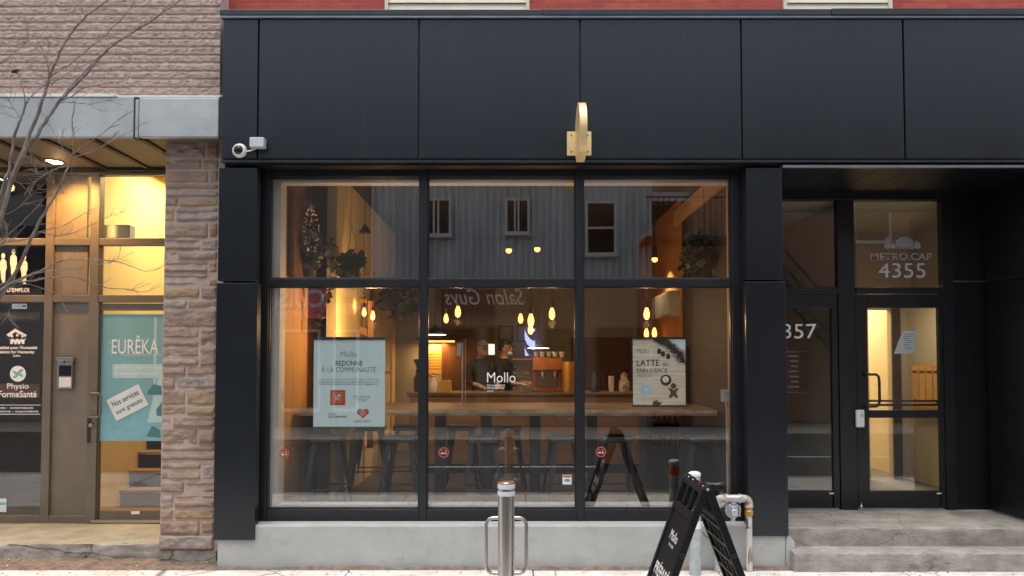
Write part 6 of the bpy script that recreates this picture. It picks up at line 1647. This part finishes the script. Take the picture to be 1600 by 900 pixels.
B.append(br([(77, 120), (86, 115), (100, 105), (114, 97), (140, 75), (165, 54), (195, 24), (214, -4)], 4.5, 1.8, .2))
B.append(br([(80, 132), (110, 112), (140, 98), (165, 84)], 3, 1, .2))
B.append(br([(95, 157), (115, 148), (130, 137), (160, 132), (200, 125)], 4, 1.2)); B.append(br([(93, 160), (115, 160), (140, 163), (165, 158), (180, 160)], 3, 1))
B.append(br([(133, 27), (128, 14), (126, -8)], 3.5, 2)); B.append(br([(122, 38), (114, 27), (108, 10)], 2, 1))
B.append(br([(76, 122), (75, 105), (72, 92), (57, 76), (40, 61)], 4.5, 1.2)); B.append(br([(72, 92), (77, 74), (79, 52)], 2, 1))
B.append(br([(33, 187), (22, 170), (10, 150), (-6, 138)], 2.6, 1.2)); B.append(br([(32, 185), (18, 182), (4, 178), (-10, 178)], 2.2, 1)); B.append(br([(-20, 110), (5, 96), (20, 85), (50, 60)], 3, 1.2))
B.append(br([(-30, 30), (0, 10), (25, -6)], 3, 1.5)); B.append(br([(116, 215), (113, 190), (117, 158)], 3, 2)); 
# the darker lower limb and its pale fingers
B.append(br([(-90, 700), (-40, 540), (0, 464), (21, 431), (41, 392), (53, 363), (68, 335), (87, 303), (96, 285), (106, 262), (115, 238)], 12, 4.2, -.1))
B.append(br([(112, 243), (130, 228), (155, 212), (175, 195), (207, 173)], 3.6, 1.2, .1)); B.append(br([(110, 248), (140, 238), (165, 226), (190, 212), (214, 200)], 2.6, 1)); B.append(br([(108, 255), (95, 225), (80, 200), (76, 188)], 2.2, 1)); B.append(br([(106, 260), (92, 262), (70, 274), (50, 288), (38, 304)], 4, 3))
B.append(br([(115, 238), (113, 215), (114, 190)], 3, 1.4)); B.append(br([(100, 262), (80, 258), (60, 257), (42, 255)], 2.4, 1)); B.append(br([(70, 275), (58, 270), (45, 264)], 2, 1)); B.append(br([(88, 303), (105, 290), (126, 273)], 2, .8)); B.append(br([(90, 300), (84, 285), (78, 272)], 1.8, .8))
B.append(br([(-60, 520), (0, 455), (35, 436), (62, 424), (85, 412), (105, 406), (140, 406), (180, 408), (205, 416), (230, 424), (251, 418)], 7, 1.2, -.3))
B.append(br([(-60, 490), (0, 446), (40, 440), (75, 435), (110, 432), (145, 442), (170, 450), (200, 452), (226, 456), (252, 446)], 6, 1.2, .2))
B.append(br([(0, 452), (40, 432), (80, 423), (120, 420), (160, 412), (185, 405), (210, 394)], 4, 1)); B.append(br([(-40, 400), (0, 380), (35, 375), (65, 362), (100, 352), (138, 330)], 5, 1)); B.append(br([(60, 362), (95, 368), (130, 358), (165, 340), (196, 330)], 3, .8))
B.append(br([(0, 376), (30, 352), (60, 322), (80, 300), (100, 296)], 3, .8)); B.append(br([(-30, 470), (10, 452), (40, 444), (70, 452), (98, 462), (106, 470)], 3, .8)); B.append(br([(-10, 395), (10, 372), (4, 340), (-5, 300)], 4, 2)); B.append(br([(-20, 345), (20, 330), (45, 310), (62, 290)], 2.6, .8)); B.append(br([(15, 455), (26, 462), (17, 478), (12, 492)], 2, 1))
for f, r_ in B: twigs(f, 2 if len(f) < 14 else 6, .04, .16, .0013)
for f, r_ in B[-14:]: twigs(f, 3, .05, .2, .0012)
mk('branches', crown, M['bark'], tree, smooth=True)
crown = N()
f, r_ = br([(-215, 1010), (-200, 920), (-170, 830), (-130, 740), (-95, 660), (-80, 610)], 34, 18)
tube(crown, [f[0] + Vector((0, 0, -.05)), f[0] + Vector((0, 0, .05)), f[2]], [r_[0]*1.5, r_[0]*1.15, r_[2]], 10)
mk('trunk', crown, M['bark'], tree, smooth=True)
# a curled dead leaf
bm = N(); c = P(24, 112, YTR)
for s in (-1, 1): bm.faces.new([bm.verts.new(c + Vector(q)) for q in ((-.028, 0, -.008), (-.01, s*.012, .008), (.012, s*.012, .010), (.03, 0, .016), (.008, 0, -.012))])
mk('dead_leaf', bm, M['ink'], tree)
